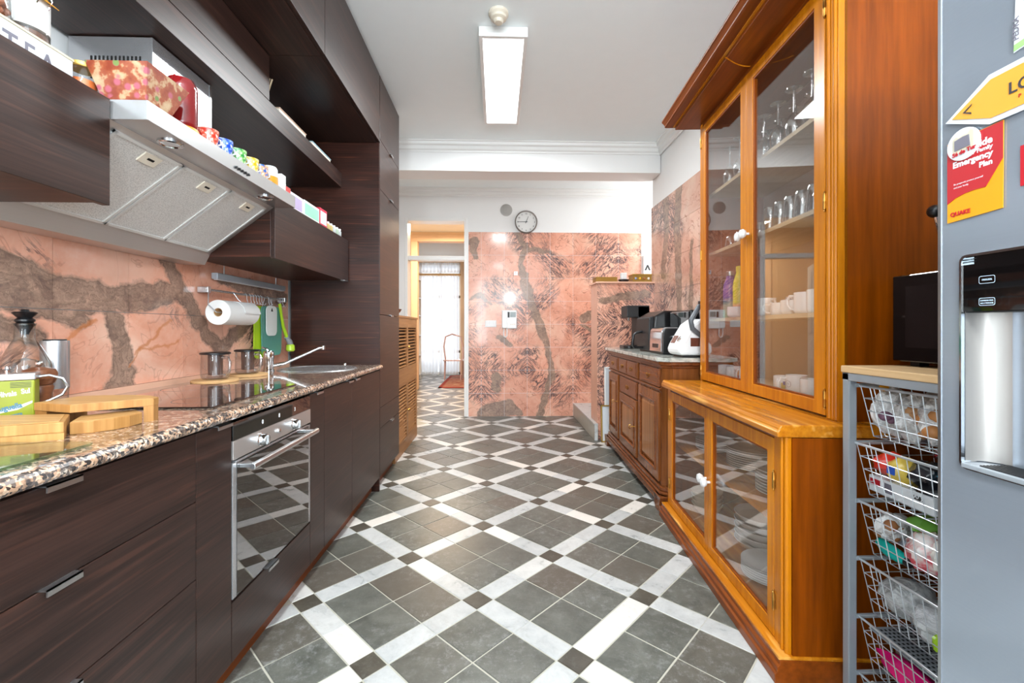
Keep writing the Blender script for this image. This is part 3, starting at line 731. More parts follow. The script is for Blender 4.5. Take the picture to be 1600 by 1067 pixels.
# cooker hood
hd = thing('cooker_hood', 'stainless steel cooker hood with three grease filters above the hob', 'cooker hood', (-1.2, 1.69, 1.45))
H0, H1 = 1.245, 2.132
XH = -.955
part(hd, 'front_strip', G().box(XH-.10, XH, H0, H1, 1.722, 1.776), 'steel_y', bevel=.001)
part(hd, 'top_plate', G().box(-1.462, XH-.10, H0, H1, 1.765, 1.776), 'steel_y')
sl = [(XH-.10, 1.724), (-1.345, 1.507), (-1.372, 1.452), (-1.465, 1.452), (-1.465, 1.765), (XH-.10, 1.765)]
part(hd, 'canopy', G().prism(sl, H0, H1, 1), 'warmsteel', bevel=.001)
# filters on the slanted underside
A = Vector((XH-.115, 0, 1.716)); B = Vector((-1.338, 0, 1.512))
dirn = (B-A).normalized(); nrm = Vector((dirn.z, 0, -dirn.x)); nrm = nrm if nrm.z < 0 else -nrm
for k in range(3):
    y0 = H0+.035+k*.273; y1 = y0+.268
    def plate(s0, s1, ya, yb, o0, o1):
        P = []
        for o in (o0, o1):
            for s in (s0, s1):
                for y in (ya, yb):
                    p = A+dirn*s+nrm*o; P.append((p.x, y, p.z))
        return G().add(P, [(0, 1, 3, 2), (4, 6, 7, 5), (0, 4, 5, 1), (2, 3, 7, 6), (0, 2, 6, 4), (1, 5, 7, 3)])
    L = (B-A).length
    fl = part(hd, 'grease_filter', plate(.012, L-.006, y0+.008, y1-.008, .001, .005), 'filter')
    fr = plate(0.004, .014, y0, y1, 0, .009)
    for a in ((L-.010, L, y0, y1), (.004, L, y0, y0+.010), (.004, L, y1-.010, y1)):
        q = plate(*a, 0, .009); fr.add(q.v, q.f)
    part(fl, 'frame', fr, 'brightmetal', label='bright aluminium filter frame')
    ym = y1-.10
    part(fl, 'latch', plate(.022, .062, ym-.04, ym+.028, .004, .009), 'cream', bevel=.001, label='cream plastic filter latch')
    part(fl, 'latch_slot', plate(.036, .044, ym-.018, ym+.008, .009, .0096), 'gap')
for y in (1.40, 1.96):
    lp = part(hd, 'lamp', G().lathe([(.034, 0), (.034, -.004), (.028, -.006), (.026, -.003), (.001, -.003)], (XH-.05, y, 1.722), 24), 'chrome', label='round halogen lamp under the hood')
for k in range(5):
    part(hd, 'button', G().lathe([(.0055, 0), (.0055, .006), (0, .007)], (XH, 1.655+k*.020, 1.742), 10, 0), 'black')
ch = part(hd, 'chimney', G().box(-1.46, -1.18, 1.56, 1.86, 1.776, 2.148), 'steel_z', bevel=.001)
part(hd, 'chimney_flange', G().box(-1.19, -1.178, 1.86, 1.872, 1.776, 2.148), 'alu')
vg = G()
for r in range(2):
    for k in range(13):
        x = -1.385+k*.0135; vg.box(x, x+.005, 1.5585, 1.5605, 2.05-r*.045, 2.082-r*.045)
part(ch, 'vent_slots', vg, 'gap')

# long shelf over the hood, closed box standing on it, top cupboards
XS = -1.10
sh = thing('wall_shelf', 'long thick dark wood shelf running above the cooker hood', 'shelf', (-1.28, 1.9, 2.15))
part(sh, 'board', G().box(-1.465, XS-.021, .40, 3.178, 2.152, 2.248), 'wenge_y', bevel=.001)
part(sh, 'fascia', G().box(XS-.02, XS, .40, 3.176, 2.150, 2.250), 'wenge_y', bevel=.001)
bx = thing('wall_cabinet', 'closed dark wood cabinet standing on the long shelf under the top cupboards', 'cabinet', (-1.28, 1.2, 2.25))
part(bx, 'body', G().box(-1.465, XS-.021, .40, 2.18, 2.251, 2.468), 'wenge_x')
part(bx, 'door', G().box(XS-.02, XS, .40, 1.30, 2.253, 2.467), 'wenge_y', bevel=.001)
part(bx, 'door', G().box(XS-.02, XS, 1.303, 2.182, 2.253, 2.467), 'wenge_y', bevel=.001)
for i, (y0, y1) in enumerate(((.40, 1.24), (1.24, 2.18), (2.18, 3.178))):
    t = thing('top_cupboard', ['dark wood cupboard against the ceiling above the TEA box', 'dark wood cupboard against the ceiling above the hood', 'dark wood cupboard against the ceiling beside the tall cupboard'][i], 'cupboard', (-1.15, (y0+y1)/2, 2.47), group='dark wood cupboards against the ceiling')
    part(t, 'body', G().box(-1.455, XF-.021, y0+.001, y1-.001, 2.471, 2.955), 'wenge_y')
    part(t, 'door', G().box(XF-.02, XF, y0+.0015, y1-.0015, 2.478, 2.955), 'wenge_y', bevel=.0012)

# louvred cabinet beyond the tall cupboard
lc = thing('louvred_cabinet', 'brown wooden cabinet with four louvred doors beside the hall doorway', 'cabinet', (-1.16, 4.35, 0))
LX = -.875; y0, y1 = 3.83, 4.86
part(lc, 'body', G().box(-1.46, LX-.026, y0, y1, .0, 1.255), 'louvre')
part(lc, 'top', G().box(-1.465, LX+.008, y0-.01, y1+.01, 1.255, 1.275), 'louvre', bevel=.003)
part(lc, 'face_frame', G().box(LX-.025, LX, y0, y0+.035, 0, 1.255).box(LX-.025, LX, y1-.035, y1, 0, 1.255).box(LX-.025, LX, y0+.035, y1-.035, 0, .09).box(LX-.025, LX, y0+.035, y1-.035, .66, .76).box(LX-.025, LX, y0+.035, y1-.035, 1.20, 1.255), 'louvre')
for (za, zb) in ((.09, .66), (.76, 1.20)):
    for (ya, yb) in ((y0+.036, (y0+y1)/2-.001), ((y0+y1)/2+.001, y1-.036)):
        g = G().box(LX-.022, LX+.002, ya, ya+.035, za, zb).box(LX-.022, LX+.002, yb-.035, yb, za, zb).box(LX-.022, LX+.002, ya+.035, yb-.035, za, za+.035).box(LX-.022, LX+.002, ya+.035, yb-.035, zb-.035, zb)
        dd = part(lc, 'door', g, 'louvre')
        sg = G(); z = za+.04
        while z < zb-.05:
            sg.prism([(LX-.020, z+.016), (LX-.017, z+.018), (LX+.001, z+.003), (LX-.002, z)], ya+.035, yb-.035, 1); z += .031
        s_ = part(dd, 'louvre_slats', sg, 'louvre'); s_['kind'] = 'stuff'
        part(dd, 'dark_backing', G().box(LX-.0245, LX-.0225, ya+.03, yb-.03, za+.03, zb-.03), 'gap')
        part(dd, 'knob', G().lathe([(.004, 0), (.004, .008), (.010, .014), (.008, .020), (0, .022)], (LX+.002, (yb-.02) if ya < 4.0 else (ya+.02), (za+zb)/2), 12, 0), 'brass')
g = G().open_lathe([(.030, 0), (.045, .004), (.085, .035), (.098, .06), (.094, .06), (.080, .036), (.04, .010), (0.0001, .008)], (-.98, 4.12, 1.275), 24)
single('bowl', 'turned wooden bowl on top of the louvred cabinet', 'bowl', g, 'mill_wood')
# ------------------------------------------------------------------ glazed dresser (right), in its own turned frame
HL = (0.912, 1.42, 0); HR = math.radians(-4.4)
HM = Matrix.Translation(HL) @ Matrix.Rotation(HR, 4, 'Z')
def hw(x, y, z): return HM @ Vector((x, y, z))
H = thing('dresser', 'tall honey coloured wooden dresser with glazed upper and lower doors', 'cabinet', HL, HR)
HLn, HD = 1.30, 0.62
def hp(name, g, mat, bevel=0, parent=None, **k): return part(parent or H, name, g, mat, bevel, local=True, **k)
# base mouldings
pl = [(-.012, 0), (-.012, .030), (-.004, .036), (-.004, .052), (.004, .060), (.004, .074), (HD, .074), (HD, 0)]
hp('plinth', G().prism(pl, -.004, HLn+.012, 1), 'chestnut_y', .002, label='dark polished stepped plinth')
hp('plinth_ledge', G().box(.002, HD, -.002, HLn+.006, .074, .084), 'honey_y', .002)
hp('side_panel', G().box(.050, HD, .004, .030, .084, .795), 'chestnut_z', label='reddish brown side panel')
hp('side_panel', G().box(.052, HD, HLn-.032, HLn-.012, .084, .795), 'chestnut_z')
hp('corner_post', G().box(.036, .0495, .010, .090, .084, .795).prism(arc(.038, .018, .007, 0, 360, 10), .084, .795).prism(arc(.034, .036, .006, 0, 360, 10), .084, .795), 'honey_z', .002)
hp('corner_post', G().box(.036, .060, HLn-.050, HLn-.008, .084, .795), 'honey_z', .002)
hp('top_rail', G().box(.042, .060, .05, HLn-.03, .774, .795), 'walnut_y')
hp('back_panel', G().box(HD-.015, HD, .02, HLn-.02, .084, 2.40), plain('taupe_back_panel', (186, 160, 142), .5))
hp('bottom_board', G().box(.062, HD-.016, .034, HLn-.034, .084, .100), 'honey_y')
hp('lower_shelf', G().box(.085, HD-.016, .034, HLn-.034, .440, .458), 'honey_y')
def hdoor(y0, y1, z0, z1, x, sw, rail0, rail1, knob_y, kz, hinge_y, hinges, mat='honey_z'):
    th = .024
    d = hp('door', G().frame(x, x+th, y0, y1, z0, z1, sw, rail0, rail1), mat, .002)
    b = .008
    bg = G().frame(x+.004, x+th-.006, y0+sw-.001, y1-sw+.001, z0+rail0-.001, z1-rail1+.001, b)
    hp('bead', bg, 'chestnut_z', .001, parent=d, label='reddish glazing bead')
    hp('glass', G().box(x+.010, x+.013, y0+sw-.002, y1-sw+.002, z0+rail0-.002, z1-rail1+.002), 'doorglass', parent=d)
    k = hp('knob', G().lathe([(.006, 0), (.006, -.012), (.019, -.020), (.023, -.030), (.019, -.040), (.006, -.045), (0.0001, -.046)], (x, knob_y, kz), 20, 0), 'porcelain', parent=d, label='white fluted porcelain knob')
    for z in hinges:
        hp('hinge', G().lathe([(.0001, -.037), (.003, -.034), (.002, -.030), (.0048, -.028), (.0048, -.002), (.0055, 0), (.0048, .002), (.0048, .028), (.002, .030), (.003, .034), (.0001, .037)], (x-.002, hinge_y, z), 10).box(x-.001, x+.001, hinge_y-.012, hinge_y+.012, z-.026, z+.026), 'brass', parent=d, label='brass pin hinge')
    return d
hdoor(.092, .668, .088, .774, .036, .044, .046, .052, .648, .43, .090, (.215, .63))
hdoor(.670, 1.255, .088, .774, .036, .044, .046, .052, .690, .435, 1.257, (.215, .63))
# worktop slab
sp = [(0, .797), (-.002, .815), (.004, .822), (.004, .828), (.012, .838), (HD, .838), (HD, .797)]
hp('counter_slab', G().prism(sp, 0, HLn, 1), 'honey_y', .004, label='thick honey coloured slab with moulded edge')
# upper case
UX, U0, U1, UT = .235, .065, 1.300, 2.40
hp('upper_side', G().box(UX+.02, HD, U0, U0+.020, .838, UT), 'chestnut_z', label='reddish brown side panel')
hp('upper_side', G().box(UX+.02, HD, U1-.020, U1, .838, UT), 'chestnut_z')
pg = G().box(UX, UX+.03, U0, .128, .838, UT)
for y, r in ((.078, .007), (.094, .005), (.112, .008)): pg.prism(arc(UX, y, r, 0, 360, 10), .84, UT-.002)
hp('upper_post', pg, 'honey_z', .001, label='honey post with bead mouldings')
hp('upper_post', G().box(UX, UX+.03, 1.275, U1, .838, UT), 'honey_z', .002)
hp('upper_bottom', G().box(UX+.03, HD-.016, U0+.02, U1-.02, .838, .852), 'birch')
hp('upper_rail', G().box(UX+.004, UX+.024, .128, 1.275, 2.375, UT), 'chestnut_y')
for z in (1.215, 1.612, 1.968): hp('upper_shelf', G().box(UX+.045, HD-.016, U0+.02, U1-.02, z-.018, z), 'birch')
hdoor(.130, .703, .846, 2.375, UX-.004, .060, .050, .050, .680, 1.605, .128, (.905, 1.60, 2.28))
hdoor(.705, 1.272, .846, 2.375, UX-.004, .060, .050, .050, .728, 1.600, 1.275, (.905, 1.60, 2.28))
# crown with a deep overhang
cp = [(.048, 2.424), (.040, 2.428), (.042, 2.436), (.028, 2.452), (.022, 2.456), (.022, 2.466), (HD, 2.466), (HD, 2.424)]
hp('crown_board', G().box(.098, HD, -.03, 1.350, 2.400, 2.420), 'chestnut_y', .003, label='wide overhanging crown board')
hp('crown_bead', G().box(.088, HD, -.04, 1.360, 2.420, 2.425), 'honey_y', .001)
hp('crown_moulding', G().prism(cp, -.06, 1.375, 1), 'chestnut_y', .002)
ag = G()
pts = []
for i in range(13):
    a = i/12; pts.append((.09+(UX-.09)*a, .60+.075*math.sin(a*PI*0.5), 2.3995))
ag.tube(pts, .0035, 6)
hp('crown_arc_bead', ag, 'honey_y', label='thin curved bead under the crown')

# ------------------------------------------------------------------ walnut sideboard beyond the dresser
SL = (1.012, 2.74, 0); SR = math.radians(-2.1)
SB = thing('sideboard', 'carved walnut sideboard with grey marble top and brass pulls', 'sideboard', SL, SR)
SM_ = Matrix.Translation(SL) @ Matrix.Rotation(SR, 4, 'Z')
SLn, SD = 1.70, 0.50
def spn(name, g, mat, bevel=0, parent=None, **k): return part(parent or SB, name, g, mat, bevel, local=True, **k)
def octo(x0, x1, y0, y1, c):
    return [(x0+c, y0), (x1, y0), (x1, y1), (x0+c, y1), (x0, y1-c), (x0, y0+c)]
bz = [(.0, .03, .045), (.045, .09, .020), (.09, .115, .010), (.115, .135, .022)]
for i in (0, 1):
    y = .0 if i == 0 else SLn-.13
    spn('foot', G().prism([(y, 0), (y+.02, .045), (y, .10), (y+.13, .10), (y+.12, .03), (y+.10, 0)] if i == 0 else [(y+.03, 0), (y+.01, .03), (y, .10), (y+.13, .10), (y+.11, .045), (y+.13, 0)], .0, .05, 0), 'walnut_y', .004)
spn('plinth', G().prism(octo(.0, SD, 0, SLn, .05), .055, .10).prism(octo(.012, SD, .012, SLn-.012, .05), .10, .118).prism(octo(.022, SD, .022, SLn-.022, .05), .118, .145), 'walnut_y', .006, label='stepped and moulded plinth')
spn('body', G().prism(octo(.040, SD, .035, SLn-.035, .055), .145, .905), 'walnut_z', .002)
spn('cornice', G().prism(octo(.028, SD, .02, SLn-.02, .055), .905, .922).prism(octo(.012, SD, .006, SLn-.006, .058), .922, .944), 'walnut_y', .004)
spn('marble_top', G().prism(octo(-.006, SD+.005, -.010, SLn+.010, .062), .945, .970), 'greymarble', .004, label='grey green marble top with cut corners')
def pull(parent, y, z):
    g = G().lathe([(.014, .001), (.014, -.003), (.005, -.005), (.004, -.014), (0.0001, -.015)], (.034, y-.026, z), 12, 0)
    g.lathe([(.014, .001), (.014, -.003), (.005, -.005), (.004, -.014), (0.0001, -.015)], (.034, y+.026, z), 12, 0)
    g.tube([(.020, y-.026, z), (.018, y-.024, z-.018), (.016, y, z-.028), (.018, y+.024, z-.018), (.020, y+.026, z)], .0032, 6)
    return spn('pull', g, 'brass', parent=parent, label='brass drop pull')
def sdrawer(y0, y1, z0, z1, ys):
    d = spn('drawer', G().box(.026, .041, y0, y1, z0, z1), 'walnut_y', .004)
    spn('drawer_field', G().box(.0235, .027, y0+.015, y1-.015, z0+.015, z1-.015), 'walnut_y', .002, parent=d)
    for y in ys: pull(d, y, (z0+z1)/2+.008)
def sdoor(y0, y1, z0, z1, key_y, kz):
    g = G().frame(.022, .041, y0, y1, z0, z1, .055, .06, .06)
    d = spn('door', g, 'walnut_z', .004)
    ya, yb, za, zb = y0+.055, y1-.055, z0+.06, z1-.06
    m = .014
    g = G().frame(.016, .036, ya-.004, yb+.004, za-.004, zb+.004, m+.004)
    spn('moulding', g, 'walnut_y', .005, parent=d)
    pz = [(ya+m, za+m), (yb-m, za+m), (yb-m, zb-m), (ya+m, zb-m)]; qz = [(ya+m+.03, za+m+.03), (yb-m-.03, za+m+.03), (yb-m-.03, zb-m-.03), (ya+m+.03, zb-m-.03)]
    g = G().add([(.036, a, b) for a, b in pz]+[(.024, a, b) for a, b in qz], [(4, 5, 6, 7), (0, 1, 5, 4), (1, 2, 6, 5), (2, 3, 7, 6), (3, 0, 4, 7)])
    spn('raised_panel', g, 'walnut_panel', parent=d)
    if key_y: spn('key', G().tube([(.022, key_y, kz), (-.012, key_y, kz)], .004, 8).tube([(-.012, key_y, kz+.016), (-.022, key_y, kz+.014), (-.026, key_y, kz), (-.022, key_y, kz-.014), (-.012, key_y, kz-.016)], .003, 6), 'brass', parent=d, label='brass key')
sdrawer(.11, .555, .775, .895, (.33,))
for y in (.60, 1.22): spn('pilaster', G().box(.024, .041, y, y+.035, .775, .895).box(.020, .025, y+.010, y+.025, .785, .885), 'walnut_z', .003)
sdrawer(.645, .92, .775, .895, (.78,)); sdrawer(.925, 1.21, .775, .895, (1.07,))
sdrawer(1.265, 1.60, .775, .895, (1.43,))
spn('waist_moulding', G().prism([(.041, .750), (.026, .755), (.022, .765), (.030, .770), (.041, .772)], .09, SLn-.09, 1), 'walnut_y', .001)
sdoor(.11, .575, .165, .740, None, 0)
sdrawer(.635, 1.17, .610, .740, (.90,))
sdoor(.635, 1.17, .165, .600, .66, .40)
sdoor(1.23, 1.60, .165, .740, 1.25, .50)

# ------------------------------------------------------------------ wire drawer trolley
TX, TY0, TY1 = 1.080, .93, 1.362
tr = thing('drawer_trolley', 'grey metal frame trolley with six wire drawers under an oak board', 'trolley', (1.36, 1.16, 0))
for (x, y) in ((TX, TY1-.028), (TX, TY0), (1.59, TY1-.028), (1.59, TY0)):
    part(tr, 'post', G().box(x, x+.026, y, y+.026, 0, 1.015), 'greymetal', .003)
part(tr, 'top_frame', G().box(TX, TX+.026, TY0, TY1, .992, 1.016).box(1.59, 1.616, TY0, TY1, .992, 1.016).box(TX, 1.616, TY0, TY0+.026, .992, 1.016).box(TX, 1.616, TY1-.026, TY1, .992, 1.016), 'greymetal', .003)
part(tr, 'top_board', G().box(TX-.003, 1.625, TY0-.01, TY1+.002, 1.016, 1.037), 'oak_board', .003, label='pale oak board top')
def basket_wires(dep, zt, x0=1.112, x1=1.585):
    g = G(); r = .0016
    ya, yb = TY0+.034, TY1-.034
    ti = .022
    xs = [x0+(x1-x0)*k/12 for k in range(13)]; ys = [ya+(yb-ya)*k/11 for k in range(12)]
    zs = [zt-dep*k/4 for k in range(1, 5)]
    def w_(p, q): g.tube([p, q], r, 4, smooth=False)
    def f(z): return ti*(zt-z)/dep
    for y in ys:
        yy = ya+ti+(y-ya)*((yb-ya-2*ti)/(yb-ya))
        w_((x0, y, zt), (x0+ti, yy, zt-dep)); w_((x0+ti, yy, zt-dep), (x1-ti, yy, zt-dep)); w_((x1, y, zt), (x1-ti, yy, zt-dep))
    for x in xs:
        xx = x0+ti+(x-x0)*((x1-x0-2*ti)/(x1-x0))
        w_((x, ya, zt), (xx, ya+ti, zt-dep)); w_((xx, ya+ti, zt-dep), (xx, yb-ti, zt-dep)); w_((x, yb, zt), (xx, yb-ti, zt-dep))
    for z in zs:
        o = f(z)
        w_((x0+o, ya+o, z), (x0+o, yb-o, z)); w_((x1-o, ya+o, z), (x1-o, yb-o, z))
        w_((x0+o, ya+o, z), (x1-o, ya+o, z)); w_((x0+o, yb-o, z), (x1-o, yb-o, z))
    return g
rims = [.978, .802, .623, .446, .268, .094]
for i, z in enumerate(rims):
    off = -.012 if i == 1 else 0
    x0 = 1.112+off; dep = .15 if i < 5 else .088
    bk = part(tr, 'wire_drawer', basket_wires(dep, z, x0, 1.585+off), 'wire')
    pts = [(x0, TY0+.03, z), (x0, TY1-.03, z), (1.585+off, TY1-.03, z), (1.585+off, TY0+.03, z)]
    rg = G().tube(pts, .0042, 8, closed=True)
    part(bk, 'rim', rg, 'wire', label='thick silver rim wire')
    part(bk, 'runner', G().box(TX+.02, 1.59, TY1-.030, TY1-.024, z-.006, z+.006).box(TX+.02, 1.59, TY0+.022, TY0+.028, z-.006, z+.006), 'greymetal')

# ------------------------------------------------------------------ fridge
FX = .82; FY1 = .800; FY0 = -.11
fr = thing('fridge', 'large grey steel fridge with a water dispenser at the right edge', 'fridge', (1.2, .34, 0))
part(fr, 'body', G().box(FX+.05, 1.60, FY0+.005, FY1-.004, .02, 1.97), 'fridge', .01)
DY1, DY0, DZ1, DZm, DZ0 = .761, .560, 1.279, 1.181, .907
def slab(x0, x1, y0, y1, z0, z1): return G().box(x0, x1, y0, y1, z0, z1)
# left door with an opening for the dispenser
SPL = .43
g = slab(FX, FX+.05, DY1, FY1, .06, 1.97).box(FX, FX+.05, SPL, DY0, .06, 1.97).box(FX, FX+.05, DY0, DY1, DZ1, 1.97).box(FX, FX+.05, DY0, DY1, .06, DZ0)
fd = part(fr, 'freezer_door', g, 'fridge')
part(fd, 'door_edge', G().box(FX-.0015, FX+.004, FY1-.004, FY1+.0015, .06, 1.97), 'alu')
fd2 = part(fr, 'fridge_door', slab(FX, FX+.05, FY0, SPL-.006, .06, 1.97), 'fridge', .006)
part(fd2, 'handle', G().tube([(FX, SPL-.05, .7), (FX-.05, SPL-.05, .72), (FX-.05, SPL-.05, 1.6), (FX, SPL-.05, 1.62)], .012, 10), 'steel_z')
part(fr, 'plinth', slab(FX+.03, 1.58, FY0+.02, FY1-.02, 0, .06), 'blackmatte')
dsp = part(fr, 'dispenser', G().prism(rrect(DY0, DY1, DZ0, DZ1, .012), FX+.001, FX+.004, 0), 'alu')
# replace the plate by a thin rim ring
ro = rrect(DY0-.001, DY1+.001, DZ0-.001, DZ1+.001, .012); ri = rrect(DY0+.0025, DY1-.0025, DZ0+.003, DZ1-.003, .010)
n = len(ro); g = G().add([(FX-.003, a, b) for a, b in ro]+[(FX-.003, a, b) for a, b in ri]+[(FX+.05, a, b) for a, b in ri]+[(FX, a, b) for a, b in ro],
    [(i, (i+1) % n, n+(i+1) % n, n+i) for i in range(n)]+[(n+i, n+(i+1) % n, 2*n+(i+1) % n, 2*n+i) for i in range(n)]+[(3*n+i, 3*n+(i+1) % n, (i+1) % n, i) for i in range(n)])
dsp.data = mesh_of('dispenser_rim', g.xf(org(fr).inverted()), M['chrome'])
dsp['label'] = 'thin chrome rim of the dispenser'
part(dsp, 'control_glass', slab(FX-.001, FX+.004, DY0+.002, DY1-.002, DZm, DZ1-.003), 'blackglass', label='black glass control panel')
# hollow niche: curved back
ng = G(); N = 10; rows_ = []
for k in range(N+1):
    a = math.radians(180*k/N); rows_.append((FX+.004+.055*math.sin(a)**.6, DY1-.003-(DY1-DY0-.006)*(1-math.cos(a))/2))
vs = []
for z in (DZ0+.012, DZm): vs += [(x, y, z) for x, y in rows_]
ng.add(vs, [(i, i+1, N+2+i, N+1+i) for i in range(N)], True)
part(dsp, 'niche', ng, steel('satin_niche_steel', (168, 165, 162), .42, 2, .8), label='rounded bright steel niche')
part(dsp, 'niche_top', slab(FX+.004, FX+.058, DY0+.004, DY1-.004, DZm-.002, DZm+.001), 'blackmatte')
part(dsp, 'drip_tray', G().box(FX-.006, FX+.055, DY0+.004, DY1-.004, DZ0+.001, DZ0+.010), 'greymetal', .002)
tg = G()
for k in range(9): tg.box(FX+.000+k*.006, FX+.003+k*.006, DY0+.012, DY1-.03, DZ0+.010, DZ0+.0118)
part(dsp, 'drip_grille', tg, 'blackmatte')
part(dsp, 'paddle', G().box(FX+.030, FX+.036, .62, .66, 1.06, DZm), 'greymetal', .003)
pm = plain('pale_print', (190, 210, 224), 0.4)
def outline(y0, y1, z0, z1, x, w_=.0008):
    a = rrect(y0, y1, z0, z1, .003); b = rrect(y0+w_, y1-w_, z0+w_, z1-w_, .0025); n = len(a)
    return G().add([(x, p, q) for p, q in a]+[(x, p, q) for p, q in b], [(i, (i+1) % n, n+(i+1) % n, n+i) for i in range(n)])
part(dsp, 'energy_sticker', G().box(FX-.0016, FX-.0008, .739, .7585, 1.2625, 1.2745), pm, label='small pale blue sticker')
for i, s in enumerate(('ENERGY SAVING', 'AUTO EXTEND')):
    text(dsp, 'sticker_text', s, .0032, 'black', (FX-.0019, .757, 1.2700-i*.0042), (0, -1, 0))
for z, s in ((1.2335, ('FREEZER',)), (1.1965, ('EXPRESS FRZ.', 'ICE / WATER'))):
    part(dsp, 'button_frame', outline(.706, .731, z-.0065, z+.0065, FX-.0016), pm)
    for k, q in enumerate(s):
        text(dsp, 'button_text', q, .0040 if len(s) == 1 else .0034, pm, (FX-.0016, .7185, z-.0014 if len(s) == 1 else z+.0008-k*.0044), (0, -1, 0), align='CENTER')
# magnets and leaflets on the fridge
def plate_x(x, pts, th=.0008): return G().prism(pts, x-th, x, 0)
C_ = {k: plain('print_'+k, v, 0.45, var=0.01) for k, v in dict(white=(212, 216, 220), amber=(222, 156, 52), red=(174, 36, 42), yellow=(220, 148, 18), ink=(52, 50, 56), crimson=(178, 22, 36), grey=(110, 108, 120), green=(150, 196, 120), stone=(196, 190, 170), blue=(40, 90, 190)).items()}
sg = thing('magnet_sign', 'amber arrow shaped magnet with white border and the letters LO on the fridge', 'magnet', (FX, .69, 1.49))
part(sg, 'plate', plate_x(FX-.003, [(.784, 1.524), (.712, 1.572), (.52, 1.574), (.52, 1.492), (.712, 1.490)], .002), C_['white'])
part(sg, 'field', plate_x(FX-.0052, [(.772, 1.5255), (.709, 1.563), (.53, 1.565), (.53, 1.501), (.709, 1.499)]), C_['amber'])
part(sg, 'arrow_mark', plate_x(FX-.0062, [(.7525, 1.528), (.7375, 1.537), (.7385, 1.5345), (.7485, 1.5275), (.739, 1.5235), (.7385, 1.520)]), C_['ink'])
text(sg, 'letters', 'LO', .026, C_['ink'], (FX-.0065, .6835, 1.524), (0, -1, 0), bold=.0003)
text(sg, 'small_letters', 'P', .008, C_['red'], (FX-.0065, .6695, 1.512), (0, -1, 0))
lf = thing('leaflet', 'red and yellow emergency leaflet hanging on the fridge under the amber sign', 'leaflet', (FX, .738, 1.342))
part(lf, 'sheet', plate_x(FX-.0015, [(.783, 1.342), (.783, 1.485), (.693, 1.489), (.694, 1.347)], .001), C_['yellow'])
part(lf, 'red_field', plate_x(FX-.0026, [(.7825, 1.376), (.7825, 1.480), (.771, 1.4845), (.6935, 1.488), (.6935, 1.428), (.719, 1.389)]+[(.735, 1.3895), (.752, 1.388), (.768, 1.384)], .0006), C_['red'])
for s_, z_, sz, b_ in (('Guide', 1.4600, .0165, .0006), ('for Family', 1.4510, .0095, .0003), ('Emergency', 1.4380, .0145, .0006), ('Plan', 1.4245, .0125, .0005)):
    text(lf, 'title', s_, sz, C_['white'], (FX-.0030, .7085, z_), (0, -1, 0), align='RIGHT', bold=b_)
for k, s_ in enumerate(('Be prepared, protect yourself', 'and your family')):
    text(lf, 'small_print', s_, .0040, C_['white'], (FX-.0030, .7710, 1.4070-k*.006), (0, -1, 0))
text(lf, 'foot_title', 'QUAKE', .0100, C_['crimson'], (FX-.0030, .7770, 1.3525), (0, -1, 0), bold=.0003)
rd = thing('magnet', 'round white magnet with a small stone tower and red lettering', 'magnet', (FX, .753, 1.44))
part(rd, 'disc', G().prism(arc(.753, 1.4745, .0275, 0, 360, 32)[:-1], FX-.0055, FX-.0035, 0), C_['white'])
part(rd, 'tower', plate_x(FX-.0056, [(.770, 1.460), (.770, 1.487), (.764, 1.491), (.760, 1.488), (.752, 1.4905), (.745, 1.490), (.740, 1.496), (.735, 1.492), (.735, 1.464)]), C_['stone'])
part(rd, 'tower_window', plate_x(FX-.0066, [(.766, 1.466), (.766, 1.484), (.752, 1.487), (.742, 1.487), (.740, 1.468)]), C_['grey'])
text(rd, 'lettering', 'Sé de Tur', .0098, C_['crimson'], (FX-.0068, .7700, 1.4560), (0, -.985, .10), bold=.0003)
single('card', 'plain crimson card at the right edge of the fridge', 'card', plate_x(FX-.001, [(.6705, 1.374), (.6705, 1.437), (.60, 1.440), (.60, 1.372)], .001), C_['crimson'])
nt = thing('note', 'white and pale green note high on the fridge', 'note', (FX, .66, 1.59))
part(nt, 'sheet', plate_x(FX-.001, [(.6795, 1.588), (.6755, 1.72), (.60, 1.725), (.60, 1.60)], .001), C_['white'])
part(nt, 'green_edge', plate_x(FX-.0022, [(.6790, 1.590), (.6785, 1.600), (.60, 1.612), (.60, 1.602)], .0005), C_['green'])
text(nt, 'lettering', 'PEDRA', .012, C_['grey'], (FX-.0026, .6720, 1.606), (0, 0, 1), (0, 1, 0))
# ------------------------------------------------------------------ ceiling luminaire, detector, clock and other wall pieces
cl = thing('ceiling_light', 'long white rectangular ceiling luminaire, lit, in the middle of the kitchen', 'ceiling light', (.035, 3.3, 2.94))
part(cl, 'housing', G().box(-.115, .185, 2.715, 3.89, 2.955, 3.0), 'trimwhite', .004)
part(cl, 'frame', G().box(-.115, -.092, 2.715, 3.89, 2.938, 2.956).box(.162, .185, 2.715, 3.89, 2.938, 2.956).box(-.092, .162, 2.715, 2.740, 2.938, 2.956).box(-.092, .162, 3.865, 3.89, 2.938, 2.956), 'trimwhite', .002)
part(cl, 'diffuser', G().box(-.092, .162, 2.740, 3.865, 2.946, 2.954), emis('lit_diffuser', (1, 1, 1, 1), 3.0), label='glowing white diffuser')
dt = thing('smoke_detector', 'cream dome detector on the ceiling in front of the luminaire', 'detector', (.005, 2.61, 2.94))
part(dt, 'base', G().lathe([(.058, 3.0), (.058, 2.985), (.048, 2.975)], (.005, 2.60, 0), 28), 'cream')
part(dt, 'sensor', G().lathe([(.048, 2.976), (.046, 2.962), (.030, 2.955), (.028, 2.944), (.022, 2.938), (0.0001, 2.937)], (.005, 2.60, 0), 28), 'cream')
ck = thing('wall_clock', 'round white wall clock with grey rim showing a quarter to one', 'clock', (.376, FW-.02, 2.42))
CX_, CZ_, CR = .376, 2.567, .150
